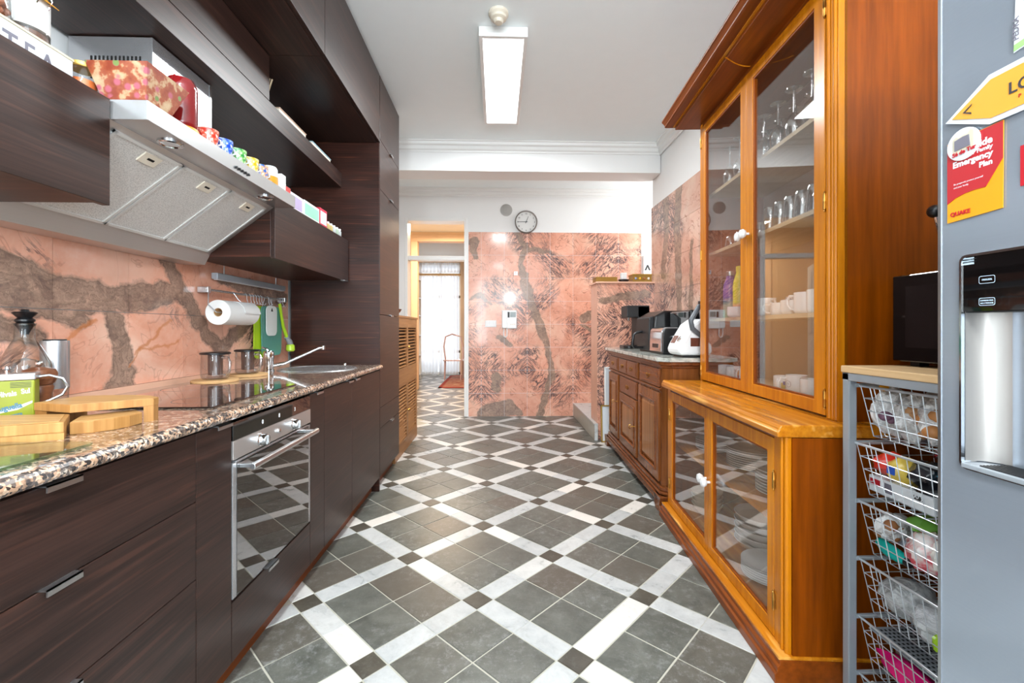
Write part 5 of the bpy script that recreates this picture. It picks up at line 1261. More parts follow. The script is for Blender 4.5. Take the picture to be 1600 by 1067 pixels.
# ------------------------------------------------------------------ items on the near wall cabinet and on the hood
ZB, ZH = 1.7745, 1.7765
tb2 = thing('tea_box', 'long white wooden box lettered TEA on the near wall cabinet', 'box', (-1.20, .95, ZB))
part(tb2, 'box', G().box(-1.30, -1.115, .62, 1.205, ZB, ZB+.078), C_['white'], .001)
part(tb2, 'rim', G().box(-1.302, -1.113, .618, 1.207, ZB+.078, ZB+.084), plain('ivory_rim', (226, 212, 178), 0.6), .001)
for s_, y in (('T', 1.038), ('E', 1.083), ('A', 1.121)):
    text(tb2, 'letter', s_, .066, C_['grey'], (-1.1148, y, ZB+.010), (0, 1, 0), bold=.001, sx=.82)
ZJ = ZB+.0845
def jar(label, x, y, r, h, fill, fillh, tag_=None, lab=None, clip=True):
    t = thing('storage_jar', label, 'jar', (x, y, ZJ), group='clip-top glass jars')
    part(t, 'glass', G().open_lathe([(.0001, .002), (r*.9, .002), (r, .012), (r, h*.78), (r*.8, h*.9), (r*.8, h)], (x, y, ZJ), 28), 'clear')
    part(t, 'lid', G().lathe([(r*.84, h), (r*.9, h+.004), (r*.88, h+.012), (r*.5, h+.018), (0, h+.019)], (x, y, ZJ), 28), 'clear')
    part(t, 'seal', G().lathe([(r*.84, h-.004), (r*.9, h-.002), (r*.84, h+.001)], (x, y, ZJ), 28), plain('pale_rubber_seal', (200, 206, 130), 0.6))
    part(t, 'clip', G().tube([(x+r*.88, y-.014, ZJ+h*.7), (x+r+.008, y-.014, ZJ+h*.86), (x+r*.95, y-.012, ZJ+h+.008), (x+r*.95, y+.012, ZJ+h+.008), (x+r+.008, y+.014, ZJ+h*.86), (x+r*.88, y+.014, ZJ+h*.7)], .0016, 6), 'chrome')
    return t
t = jar('bulging glass jar full of brown nuts on the TEA box', -1.19, 1.055, .056, .13, None, 0)
nutm = plain('brown_nut', (156, 92, 62), 0.5, var=0.3)
ng = G()
for k in range(46):
    a = random.uniform(0, 2*PI); r = .044*math.sqrt(random.random()); ng.sphere((-1.19+r*math.cos(a), 1.055+r*math.sin(a), ZJ+.012+.0016*k), .0125, 8, 6, (1, .7, .7))
o = part(t, 'nuts', ng, nutm); o['kind'] = 'stuff'
t = jar('glass jar with a white label and amber tag on the TEA box', -1.195, 1.165, .045, .15, None, 0)
part(t, 'label_sleeve', G().lathe([(.0455, .045), (.0455, .125)], (-1.195, 1.165, ZJ), 28), 'paper', label='white paper label')
part(t, 'amber_tag', G().box(-1.165, -1.130, 1.125, 1.19, ZJ+.128, ZJ+.1295).xf(Matrix.Translation((-1.15, 1.16, ZJ+.13)) @ Matrix.Rotation(.7, 4, 'Y') @ Matrix.Translation((1.15, -1.16, -ZJ-.13))), C_['amber'])
part(t, 'ground_coffee', G().lathe([(.040, .004), (.043, .012), (.043, .038), (0, .042)], (-1.195, 1.165, ZJ), 24), plain('brown_grounds', (120, 92, 80), 0.8, var=0.2))
t = thing('preserve_jar', 'small jar with orange contents between the TEA box and the floral planter', 'jar', (-1.16, 1.225, ZB))
part(t, 'contents', G().lathe([(.028, .003), (.030, .01), (.030, .050), (0, .052)], (-1.135, 1.255, ZH), 20), plain('orange_contents', (226, 120, 60), 0.5, var=0.2))
part(t, 'glass', G().open_lathe([(.0001, .001), (.030, .001), (.033, .01), (.033, .070), (.028, .082)], (-1.135, 1.255, ZH), 20), 'clear')
part(t, 'lid', G().lathe([(.030, .082), (.032, .085), (.032, .094), (0, .096)], (-1.135, 1.255, ZH), 20), 'gold')
# floral planter
fm = NT('floral_decoupage'); p = fm.obj()
n1 = fm.noise(p, 26, 3, 0.6); vo = fm.node('ShaderNodeTexVoronoi'); fm.put(vo.inputs['Vector'], p); vo.inputs['Scale'].default_value = 38
c = fm.ramp(n1, [(0.38, srgb(132, 52, 28)), (0.52, srgb(152, 76, 44)), (0.58, srgb(178, 142, 106)), (0.7, srgb(188, 160, 126))])
sepc = fm.node('ShaderNodeSeparateColor'); fm.l.new(vo.outputs['Color'], sepc.inputs[0])
c = fm.mix(fm.math('MULTIPLY', fm.ramp(vo.outputs['Distance'], [(0.25, 1.0), (0.42, 0.0)]), fm.ramp(sepc.outputs[0], [(0.55, 0.0), (0.6, 1.0)])), c, srgb(170, 84, 100))
c = fm.mix(fm.math('MULTIPLY', fm.ramp(vo.outputs['Distance'], [(0.3, 1.0), (0.36, 0.0)]), fm.ramp(sepc.outputs[1], [(0.70, 0.0), (0.74, 1.0)])), c, srgb(110, 130, 70))
fm.set(color=c, rough=0.35, coat=0.3); M['floral'] = fm.m
pb = [(-1.078, 1.250), (-.962, 1.250), (-.962, 1.345), (-1.078, 1.345)]; pt = [(-1.110, 1.232), (-.945, 1.232), (-.945, 1.395), (-1.110, 1.395)]
pi = [(-1.104, 1.238), (-.951, 1.238), (-.951, 1.389), (-1.104, 1.389)]; pj = [(-1.072, 1.256), (-.968, 1.256), (-.968, 1.339), (-1.072, 1.339)]
z0, z1 = ZH, ZH+.098
g = G().add([(x, y, z0) for x, y in pb]+[(x, y, z1) for x, y in pt]+[(x, y, z1) for x, y in pi]+[(x, y, z0+.006) for x, y in pj],
    [(3, 2, 1, 0)]+[(i, (i+1) % 4, 4+(i+1) % 4, 4+i) for i in range(4)]+[(4+i, 4+(i+1) % 4, 8+(i+1) % 4, 8+i) for i in range(4)]+[(8+i, 8+(i+1) % 4, 12+(i+1) % 4, 12+i) for i in range(4)]+[(12, 13, 14, 15)])
single('planter', 'square flared planter with orange floral print at the near corner of the hood', 'planter', g, 'floral')
t = thing('lantern', 'tall red ribbed glass lantern on the hood behind the floral planter', 'lantern', (-1.03, 1.475, ZH))
rm = NT('red_glass'); rm.set(color=srgb(130, 24, 26), rough=0.12, coat=0.6); M['redglass'] = rm.m
rib = [(.046 if k % 2 else .0445, .03+k*.0062) for k in range(20)]
part(t, 'shade', G().lathe([(.040, .022)]+rib+[(.044, .160), (.036, .178), (.0001, .182)], (-1.025, 1.475, ZH), 28), 'redglass')
part(t, 'foot', G().lathe([(.050, 0), (.052, .006), (.048, .022), (.0, .024)], (-1.025, 1.475, ZH), 28), C_['amber'])
part(t, 'trim', G().tube([(-1.025, 1.428, ZH+.03), (-1.025, 1.427, ZH+.155), (-1.025, 1.445, ZH+.182), (-1.025, 1.505, ZH+.182), (-1.025, 1.523, ZH+.155), (-1.025, 1.522, ZH+.03)], .0025, 6), 'redglass')
def pattern(name, a, b, c_=(240, 240, 238), sc=70):
    t = NT(name); n = t.noise(t.obj(), sc, 3, 0.6)
    t.set(color=t.ramp(n, [(0.42, srgb(*a)), (0.54, srgb(*b)), (0.66, srgb(*c_))]), rough=0.15, coat=0.4); return t.m
cupspecs = [('red and orange', 1.566, (196, 52, 40), (232, 120, 96)), ('blue', 1.650, (24, 70, 190), (84, 130, 220)), ('green', 1.738, (52, 150, 74), (150, 206, 120)), ('yellow', 1.825, (220, 176, 30), (240, 214, 110)), ('blue and orange', 1.900, (40, 110, 200), (236, 170, 90))]
for nm, y, a, b in cupspecs:
    t = thing('espresso_cup', nm+' patterned white espresso cup in the row on the hood', 'cup', (-1.000, y, ZH), group='patterned espresso cups on the hood')
    part(t, 'cup', G().open_lathe([(.0001, .003), (.022, .001), (.026, .004), (.031, .030), (.033, .058), (.031, .058), (.028, .030), (.0001, .008)], (-.998, y, ZH), 24), pattern('cup_'+nm.replace(' ', '_'), a, b))
    part(t, 'handle', G().tube([(-.988, y+.028, ZH+.045), (-.982, y+.042, ZH+.042), (-.980, y+.044, ZH+.028), (-.988, y+.028, ZH+.016)], .0035, 8), 'porcelain')
def carton(label, x0, x1, y0, y1, z, h, col, panel=None, cat='packet', txt=None):
    t = thing('carton', label, cat, ((x0+x1)/2, (y0+y1)/2, z))
    part(t, 'box', G().box(x0, x1, y0, y1, z, z+h), plain('carton_card', col, 0.45, var=0.02), .001)
    if panel: part(t, 'panel', G().box(x1, x1+.0006, y0+.008, y1-.008, z+h*.12, z+h*.85), plain('carton_panel', panel, 0.45, var=0.15))
    return t
t = thing('sweetener_tub', 'clear white tub with a yellow label on the hood', 'tub', (-1.0, 1.985, ZH))
part(t, 'tub', G().lathe([(.030, 0), (.032, .004), (.032, .075), (.026, .085), (.0001, .086)], (-1.0, 1.985, ZH), 24), plain('cloudy_tub', (214, 222, 226), 0.3))
part(t, 'band', G().lathe([(.0326, .008), (.0326, .040)], (-1.0, 1.985, ZH), 24), C_['yellow'])
carton('small white carton at the end of the row on the hood', -1.02, -.972, 2.035, 2.075, ZH, .075, (240, 240, 238))
carton('small flat red packet at the far end of the hood', -1.05, -.975, 2.085, 2.128, ZH, .035, (206, 60, 56))
carton('white and mauve carton on the right wall cabinet', -1.10, -1.062, 2.32, 2.46, ZB, .085, (232, 230, 240), (186, 170, 206))
carton('pale green carton on the right wall cabinet', -1.10, -1.060, 2.475, 2.68, ZB, .088, (232, 244, 236), (150, 214, 186))
carton('tall crimson carton on the right wall cabinet', -1.12, -1.060, 2.69, 2.80, ZB, .105, (206, 46, 74), (200, 214, 216))
k = 0
for r_, x in ((0, -1.075), (1, -1.115)):
    for i in range(5):
        y = 2.835+i*.052
        t = thing('spice_jar', 'tiny white capped spice jar, '+['first', 'second', 'third', 'fourth', 'fifth'][i]+' from the crimson carton in the '+['front', 'rear'][r_]+' row', 'jar', (x, y, ZB), group='spice jars on the right wall cabinet')
        part(t, 'jar', G().lathe([(.016, 0), (.018, .003), (.018, .034), (.012, .040)], (x, y, ZB), 14), plain('spice', random.choice([(200, 180, 120), (170, 190, 170), (190, 196, 196)]), 0.3))
        part(t, 'cap', G().lathe([(.014, .040), (.015, .042), (.015, .052), (0, .054)], (x, y, ZB), 14), 'whiteplastic')
# on the long shelf
t = thing('skewers', 'bundle of flat wooden sticks on the long shelf beside the closed cabinet', 'sticks', (-1.14, 2.24, 2.25))
part(t, 'cup', G().open_lathe([(.0001, .002), (.030, .001), (.033, .06), (.035, .10)], (-1.16, 2.225, 2.2505), 20), 'black')
for i in range(9):
    a = i*.7; part(t, 'stick', G().tube([(-1.16+.012*math.cos(a), 2.225+.012*math.sin(a), 2.256), (-1.145+.030*math.cos(a), 2.235+.03*math.sin(a), 2.385+.01*(i % 3))], .0035, 4), 'birch')
def book(label, x0, x1, y0, y1, z, h, col):
    t = thing('folder', label, 'book', ((x0+x1)/2, (y0+y1)/2, z))
    part(t, 'cover', G().box(x0, x1, y0, y1, z, z+.003).box(x0, x1, y0, y1, z+h-.003, z+h).box(x0, x0+.003, y0, y1, z, z+h), plain('folder_cover', col, 0.5))
    part(t, 'pages', G().box(x0+.003, x1-.004, y0+.004, y1-.004, z+.003, z+h-.003), 'cream')
book('beige book lying on the long shelf', -1.36, -1.108, 2.30, 2.62, 2.2505, .030, (196, 160, 136))
book('pale blue book lying on the long shelf, farther along', -1.36, -1.108, 2.70, 3.0, 2.2505, .028, (150, 190, 204))
single('cable_coil', 'loop of black cable lying on the beige book', 'cable', G().tube([(-1.2+.07*math.cos(a*PI/8), 2.47+.12*math.sin(a*PI/8), 2.286+.004*(a % 3)) for a in range(16)], .005, 6, closed=True), 'black')
# ------------------------------------------------------------------ crockery in the dresser (positions in the dresser's frame)
def at(x, y, z): p = hw(x, y, z); return (p.x, p.y, p.z)
# top shelf: upside down wine glasses
wgm = M['clear']
def wine():
    t = thing('wine_glass', 'clear stemmed wine glass standing upside down on the top shelf, nearest the glass of the near door', 'wine glass', (0, 0, 0), group='upside down wine glasses on the top shelf')
    part(t, 'bowl', G().open_lathe([(.030, 0), (.036, .03), (.038, .06), (.028, .095), (.008, .115), (.0045, .120)], n=20), 'glassware', local=True)
    part(t, 'stem', G().lathe([(.0045, .118), (.0035, .15), (.0040, .20), (.006, .212)], n=10), 'glassware', local=True)
    part(t, 'foot', G().lathe([(.006, .212), (.034, .2155), (.034, .218), (.0001, .219)], n=24), 'glassware', local=True)
    return t
w0 = wine(); first = True
shelfx = {0: 'front', 1: 'back'}
names = ['nearest', 'second nearest', 'third nearest', 'fourth nearest', 'fifth nearest', 'sixth nearest', 'seventh nearest']
for r_, x in ((0, .33), (1, .44)):
    for i in range(7):
        y = .36+i*.125+(.05 if r_ else 0)
        loc = at(x, y, 1.9685); lab = 'upside down wine glass on the top dresser shelf, %s of the %s row' % (names[i], shelfx[r_])
        if first: w0.location = loc; w0['label'] = lab; ORG[w0.name] = Matrix.Translation(loc); first = False
        else: dup(w0, loc, 0, lab)
# second shelf: upside down tumblers
t0 = single('tumbler', 'x', 'tumbler', G().open_lathe([(.036, 0), (.037, .012), (.033, .05), (.030, .10), (.026, .112), (.0001, .113)], (0, 0, 0), 20), 'glassware', group='upside down tumblers on the second shelf', base=(0, 0, 0))
fst = True
for r_, x in ((0, .325), (1, .41)):
    for i in range(5):
        loc = at(x, .335+i*.083+(.03 if r_ else 0), 1.6125); lab = 'upside down tumbler on the second dresser shelf, %s of the %s row' % (names[i], shelfx[r_])
        if fst: t0.location = loc; t0['label'] = lab; fst = False
        else:
            o = t0.copy(); COL.objects.link(o); o.location = loc; o['label'] = lab
for i, y in enumerate((.80, 1.0, 1.12)):
    o = t0.copy(); COL.objects.link(o); o.location = at(.34, y, 1.6125); o.scale = (1, 1, .62)
    o['label'] = 'short tumbler on the second dresser shelf, %s beyond the middle stile' % names[i]; o['group'] = 'short tumblers on the second shelf'
# mugs
def mug(label, x, y, z, r=.038, h=.088, mat='porcelain', rz=0, deco=None, cat='mug', grp=None, hand=True):
    loc = at(x, y, z); t = thing('mug' if cat == 'mug' else cat, label, cat, loc, rz, group=grp)
    part(t, 'cup', G().open_lathe([(.0001, .006), (r*.8, .004), (r*.82, 0), (r*.92, .004), (r, .014), (r, h), (r-.003, h), (r-.004, .012), (.0001, .008)], n=28), mat, local=True)
    if hand: part(t, 'handle', G().tube([(-r+.002, 0, h*.85), (-r-.018, 0, h*.86), (-r-.028, 0, h*.68), (-r-.028, 0, h*.42), (-r-.014, 0, h*.20), (-r+.002, 0, h*.18)], .005, 8), mat, local=True)
    if deco:
        for d in deco:
            a0, a1, z0_, z1_, col = d
            n = 6; vs = []
            for k in range(n+1):
                a = math.radians(a0+(a1-a0)*k/n)
                for zz in (z0_, z1_): vs.append(((r+.0006)*math.cos(a), (r+.0006)*math.sin(a), zz))
            part(t, 'print', G().add(vs, [(2*k, 2*k+2, 2*k+3, 2*k+1) for k in range(n)]), plain('mug_print', col, 0.2, var=0.1), local=True)
    return t
g1 = 'mugs at the bottom of the upper dresser'
b0 = .8525
mug('large plain white mug at the bottom of the near glazed door', .33, .355, b0, .046, .098, rz=2.2, grp=g1)
m_ = mug('white mug with a grey spiral drawn on it behind the near door', .335, .475, b0, .042, .102, rz=-.3, grp=g1)
sp_ = []
for k in range(26):
    a = k*.42; rr = .003+.0007*k; b_ = math.radians(205)+rr*math.cos(a)/.042; sp_.append((.0425*math.cos(b_), .0425*math.sin(b_), .062+rr*math.sin(a)))
part(m_, 'spiral_print', G().tube(sp_, .0008, 4), plain('spiral_grey', (120, 120, 130), .4), local=True)
mug('small white mug with a violet dot behind the big plain mug', .40, .44, b0, .036, .080, rz=2.5, grp=g1, deco=[(195, 222, .030, .052, (70, 70, 150))])
mug('white mug with gold and blue crest print behind the near door', .335, .577, b0, .040, .088, rz=.6, grp=g1, deco=[(190, 225, .020, .060, (190, 170, 90)), (200, 215, .050, .066, (60, 70, 160))])
mug('plain white cup beside the middle stile, near door', .38, .66, b0, .036, .080, rz=1.2, grp=g1)
mug('white mug with black scribbled print behind the far door', .33, .90, b0, .040, .095, rz=-1.2, grp=g1, deco=[(195, 202, .02, .075, (40, 40, 50)), (212, 216, .015, .06, (40, 40, 50))])
mug('white mug with an orange and red print behind the far door', .33, 1.05, b0, .042, .090, rz=1, grp=g1, deco=[(190, 225, .020, .045, (210, 60, 30)), (192, 222, .045, .072, (240, 150, 30))])
mug('plain white mug farthest behind the far door', .33, 1.16, b0, .042, .090, rz=2, grp=g1)
b1 = 1.2155; g2 = 'white crockery on the middle dresser shelf'
mug('white mug with a small tan motif at the near end of the middle shelf', .33, .320, b1, .042, .092, rz=2.2, grp=g2, deco=[(200, 215, .03, .06, (220, 180, 130))])
mug('plain white mug next to the tan motif mug on the middle shelf', .335, .415, b1, .042, .088, rz=-1, grp=g2)
mug('white cup with a yellow bird print on the middle shelf', .335, .510, b1, .044, .062, rz=1.8, grp=g2, deco=[(185, 230, .012, .030, (216, 200, 40)), (200, 214, .028, .040, (180, 60, 40))])
mug('low white cup beside the yellow print cup on the middle shelf', .33, .60, b1, .038, .055, rz=-.5, grp=g2)
pat = pattern('grey_speckle_print', (130, 140, 160), (214, 216, 222), (240, 240, 240), 120)
for k in range(2):
    mug(['lower grey patterned bowl of the pair on the middle shelf', 'upper grey patterned bowl of the pair on the middle shelf'][k], .44, .63, b1+k*.044, .060, .042, pat, cat='bowl', grp='grey patterned bowls on the middle shelf', hand=False)
mug('small blue and white cup behind the white mugs on the middle shelf', .45, .50, b1, .036, .085, pattern('blue_swirl', (60, 100, 170), (150, 190, 215)), cat='mug', grp=g2)
mug('tall white cup on the middle shelf just beyond the middle stile', .335, .725, b1, .044, .085, rz=1.6, grp=g2)
mug('white rounded bowl in front of the yellow flask', .30, .95, b1, .050, .055, cat='bowl', grp=g2, hand=False)
# flasks
def flask(label, x, y, r, h, cols, cap):
    loc = at(x, y, b1); t = thing('flask', label, 'flask', loc, group='insulated flasks on the middle shelf')
    prof = [(.0001, 0), (r*.92, 0), (r, .008), (r, h*.62), (r*.9, h*.72), (r*.60, h*.84), (r*.52, h*.88), (r*.52, h*.90)]
    nt_ = NT('flask_gradient'); sp3 = nt_.node('ShaderNodeSeparateXYZ'); nt_.l.new(nt_.obj(), sp3.inputs[0])
    nt_.set(color=nt_.ramp(nt_.math('DIVIDE', sp3.outputs[2], h), cols), rough=.2, coat=.4)
    part(t, 'body', G().lathe(prof, n=28), nt_.m, local=True)
    part(t, 'cap', G().lathe([(r*.55, h*.90), (r*.57, h*.905), (r*.57, h*.99), (r*.5, h), (0, h)], n=24), cap, local=True)
flask('yellow flask with a pink foot on the middle shelf', .355, 1.04, .036, .285, [(.0, srgb(232, 60, 110)), (.16, srgb(234, 70, 120)), (.30, srgb(240, 214, 30)), (1, srgb(244, 224, 30))], plain('yellow_cap', (236, 214, 30), .3))
flask('purple flask fading to green on the middle shelf', .345, 1.14, .038, .27, [(.0, srgb(104, 160, 120)), (.3, srgb(110, 140, 130)), (.45, srgb(140, 90, 160)), (1, srgb(150, 90, 170))], 'alu')
flask('dark blue flask farthest on the middle shelf', .38, 1.225, .036, .265, [(0, srgb(40, 80, 130)), (.5, srgb(40, 60, 110)), (1, srgb(60, 70, 120))], 'blackmatte')
# plates and bowls in the lower part
def stack(kind, labelf, x, y, z, r, n, step, mat, grp, cat):
    prof = [(.0001, .004), (r*.55, .004), (r*.62, .002), (r*.66, .006), (r, .018), (r, .021), (r*.64, .010), (.0001, .008)] if kind == 'plate' else \
           [(.0001, .005), (r*.45, .003), (r*.5, 0), (r*.62, .010), (r*.88, .035), (r, .058), (r*.985, .060), (r*.85, .036), (.0001, .009)]
    me_ = None
    for i in range(n):
        loc = at(x, y, z+i*step)
        o = single(kind, labelf(i, n), cat, G().open_lathe(prof, (0, 0, 0), 36), mat, group=grp, base=(0, 0, 0)) if me_ is None else D.objects.new(kind, me_)
        if me_ is None: me_ = o.data
        else: COL.objects.link(o); o['label'] = labelf(i, n); o['category'] = cat; o['group'] = grp
        o.location = (loc[0], loc[1], loc[2])
ordn = ['lowest', 'second', 'third', 'fourth', 'fifth', 'sixth', 'seventh', 'eighth', 'ninth', 'tenth', 'eleventh']
def lab(desc):
    return lambda i, n: ('topmost ' if i == n-1 else ordn[i]+' ')+desc
s1 = .4585; s0 = .1005
stack('plate', lab('plate of the tall stack at the near end of the lower dresser shelf'), .25, .42, s1, .105, 8, .0125, 'porcelain', 'plates at the near end of the lower shelf', 'plate')
stack('plate', lab('plate of the wide stack in the middle of the lower dresser shelf'), .31, .78, s1, .130, 9, .0105, 'porcelain', 'plates in the middle of the lower shelf', 'plate')
stack('plate', lab('plate of the small stack at the far end of the lower dresser shelf'), .24, 1.10, s1, .100, 5, .012, 'porcelain', 'plates at the far end of the lower shelf', 'plate')
stack('plate', lab('oval serving plate of the near stack on the dresser floor'), .21, .44, s0, .115, 6, .0095, 'porcelain', 'serving plates on the dresser floor', 'plate')
stack('bowl', lab('big white bowl of the stack on the dresser floor'), .29, .66, s0, .125, 5, .031, 'porcelain', 'big bowls on the dresser floor', 'bowl')
stack('bowl', lab('cream bowl of the far stack on the dresser floor'), .20, 1.10, s0, .085, 4, .024, 'creamware', 'cream bowls on the dresser floor', 'bowl')

# ------------------------------------------------------------------ contents of the wire drawers
def blob(g, c, sc, seed, amp=.22, n=20, m=12, fr=2.2):
    b = len(g.v); g.sphere((0, 0, 0), 1, n, m)
    for i in range(b, len(g.v)):
        p = g.v[i]; k = 1+amp*noise.noise(Vector((p.x*fr+seed, p.y*fr, p.z*fr)))+amp*.45*noise.noise(Vector((p.x*fr*3, p.y*fr*3+seed, p.z*fr*3)))
        g.v[i] = Vector((c[0]+p.x*sc[0]*k, c[1]+p.y*sc[1]*k, c[2]+p.z*sc[2]*k))
    return g
def bag(label, c, sc, col, cat='bag', seed=1, mat=None, inside=None, name='bag'):
    c = (c[0], 1.325-(1.325-c[1])*.60, c[2]); sc = (sc[0], sc[1]*.66, sc[2]*1.08)
    t = thing(name, label, cat, (c[0], c[1], c[2]-sc[2]))
    part(t, 'bag', blob(G(), c, sc, seed), mat or plain('crinkled_packet', col, .22, var=.12, coat=.5))
    if inside:
        g = G(); rr = random.Random(seed)
        for k in range(inside[1]): g.sphere((c[0]+rr.uniform(-.75, .5)*sc[0], c[1]+rr.uniform(-.6, .6)*sc[1], c[2]+rr.uniform(-.55, .35)*sc[2]), inside[2]*rr.uniform(.8, 1.1), 10, 7, (1, 1, .85))
        part(t, 'contents', g, plain('bag_contents', inside[0], .5, var=.3))
    return t
def zb(i, dz=0): return rims[i]-.148+.004+dz
pbm = M['plasticbag']
bag('clear bag of purple onions at the far end of the top wire drawer', (1.19, 1.285, zb(0)+.068), (.058, .050, .066), None, seed=2, mat=pbm, inside=((120, 84, 104), 12, .020))
bag('clear bag of brown potatoes in the middle of the top wire drawer', (1.20, 1.175, zb(0)+.062), (.060, .058, .060), None, seed=3, mat=pbm, inside=((176, 128, 84), 12, .024))
bag('clear bag of ginger and onions, near end of the top wire drawer', (1.20, 1.050, zb(0)+.062), (.060, .062, .060), None, seed=5, mat=pbm, inside=((196, 132, 76), 12, .022))
bag('crumpled white plastic bag on top at the back of the top wire drawer', (1.36, 1.22, zb(0)+.105), (.10, .10, .035), (230, 232, 232), seed=6, mat=bagmat('white_carrier_bag', (232, 234, 236), .9))
bag('orange net bag lying high in the top wire drawer', (1.36, 1.03, zb(0)+.105), (.10, .06, .032), (226, 110, 40), seed=8)
single('yellow_clip', 'small yellow clip on the clear bag in the top wire drawer', 'clip', blob(G(), (1.165, 1.305, zb(0)+.140), (.012, .012, .010), 3), C_['yellow'])
bag('red and orange crisp packet at the far end of the second wire drawer', (1.18, 1.285, zb(1)+.088), (.045, .055, .030), (222, 52, 34), 'packet', 11, name='packet')
bag('yellow pasta packet beside the red one in the second wire drawer', (1.18, 1.205, zb(1)+.082), (.045, .045, .036), (240, 206, 90), 'packet', 12, name='packet')
single('label_sticker', 'blue label on the yellow pasta packet', 'label', G().box(1.129, 1.132, 1.232, 1.256, zb(1)+.075, zb(1)+.098), C_['blue'])
bag('black glossy packet in the middle of the second wire drawer', (1.20, 1.10, zb(1)+.090), (.055, .070, .034), (30, 32, 38), 'packet', 13, name='packet')
bag('dark red packet on top in the second wire drawer', (1.33, 1.16, zb(1)+.125), (.07, .08, .022), (176, 30, 36), 'packet', 14, name='packet')
bag('teal packet at the near end of the second wire drawer', (1.20, .995, zb(1)+.105), (.045, .022, .020), (20, 140, 170), 'packet', 15, name='packet')
t = thing('carton', 'long white cardboard carton lying in the second wire drawer', 'carton', (1.17, 1.22, zb(1)))
part(t, 'box', G().box(1.140, 1.21, 1.125, 1.330, zb(1)+.002, zb(1)+.048), C_['white'], .001)
part(t, 'print', G().box(1.139, 1.1402, 1.29, 1.325, zb(1)+.020, zb(1)+.040), C_['crimson'])
part(t, 'barcode', G().box(1.139, 1.1402, 1.25, 1.275, zb(1)+.012, zb(1)+.040), C_['grey'])
bag('long black bag of pasta at the bottom of the second wire drawer', (1.185, 1.055, zb(1)+.038), (.045, .090, .032), (26, 27, 32), 'packet', 16, name='packet')
text(None, 'weight_print', '500 g', .020, C_['white'], (1.1320, 1.190, zb(1)+.034), (0, -1, 0))
D.objects['weight_print']['label'] = 'white weight lettering on the black pasta bag'; D.objects['weight_print']['category'] = 'lettering'
bag('straw coloured packet behind the black ones in the second wire drawer', (1.30, 1.06, zb(1)+.060), (.05, .08, .025), (206, 164, 96), 'packet', 17, name='packet')
bag('red and white packet under the black pasta, second wire drawer', (1.30, 1.18, zb(1)+.028), (.07, .10, .024), (214, 60, 60), 'packet', 18, name='packet')
bag('bag of brown mushrooms at the far end of the third wire drawer', (1.19, 1.285, zb(2)+.075), (.050, .050, .040), None, 'bag', 21, pbm, ((160, 104, 62), 10, .018))
bag('green leafy packet in the third wire drawer', (1.23, 1.16, zb(2)+.115), (.060, .055, .024), (116, 176, 70), 'packet', 22, name='packet')
bag('crumpled white bag with pink print in the third wire drawer', (1.19, 1.10, zb(2)+.055), (.052, .075, .050), (236, 232, 230), 'bag', 23, pattern('pink_spot_print', (220, 90, 100), (236, 214, 210), (240, 238, 236), 22))
t = thing('umbrella_case', 'turquoise rolled plastic case lying in the third wire drawer', 'case', (1.16, 1.22, zb(2)))
part(t, 'roll', G().tube([(1.165, 1.318, zb(2)+.024), (1.155, 1.28, zb(2)+.020), (1.150, 1.24, zb(2)+.020), (1.150, 1.215, zb(2)+.018)], [.014, .019, .018, .012], 10), plain('turquoise_plastic', (16, 176, 164), .25))
part(t, 'cap', G().tube([(1.150, 1.215, zb(2)+.018), (1.150, 1.203, zb(2)+.017)], .013, 10), 'blackmatte')
bag('white paper bag at the near end of the third wire drawer', (1.20, 1.00, zb(2)+.07), (.055, .04, .06), (236, 234, 228), 'bag', 25)
bag('light grey folded cloth in the third wire drawer', (1.27, 1.29, zb(2)+.030), (.06, .05, .028), (190, 204, 220), 'cloth', 26, name='cloth')
bag('clear crumpled freezer bags filling the fourth wire drawer', (1.21, 1.235, zb(3)+.055), (.070, .090, .050), None, 'bag', 31, bagmat('smoky_bag', (206, 208, 208), .75))
bag('white plastic bags at the near side of the fourth wire drawer', (1.20, 1.06, zb(3)+.045), (.062, .085, .044), (228, 230, 232), 'bag', 32, bagmat('white_bag_two', (230, 232, 234), .92))
bag('lime green sponge packet at the near end of the fourth wire drawer', (1.155, .985, zb(3)+.030), (.025, .016, .024), (170, 214, 40), 'packet', 33, name='packet')
gr = thing('grater', 'grey perforated metal tray lying in the fifth wire drawer', 'tray', (1.26, 1.15, zb(4)+.11))
part(gr, 'sheet', G().box(1.135, 1.36, .985, 1.325, zb(4)+.112, zb(4)+.115), 'greymetal')
dots = G()
for a in range(16):
    for b in range(22):
        x = 1.145+a*.013; y = .995+b*.0148; dots.box(x, x+.006, y, y+.007, zb(4)+.1150, zb(4)+.1155)
o = part(gr, 'holes', dots, 'gap'); o['kind'] = 'stuff'
bag('magenta rolled plastic sheet in the fifth wire drawer', (1.165, 1.14, zb(4)+.045), (.034, .150, .032), (230, 20, 120), 'roll', 41, name='roll')
bag('greyish pink bag behind the magenta roll in the fifth wire drawer', (1.25, 1.26, zb(4)+.055), (.050, .060, .045), (190, 172, 176), 'bag', 42)
bag('black and red packet in the lowest wire drawer', (1.19, 1.25, .035), (.055, .075, .028), (44, 40, 46), 'packet', 51, name='packet')
single('scissors', 'white handled tool lying in the lowest wire drawer', 'tool', G().tube([(1.15, 1.33, .062), (1.16, 1.27, .070), (1.17, 1.22, .072)], .008, 8), 'whiteplastic')

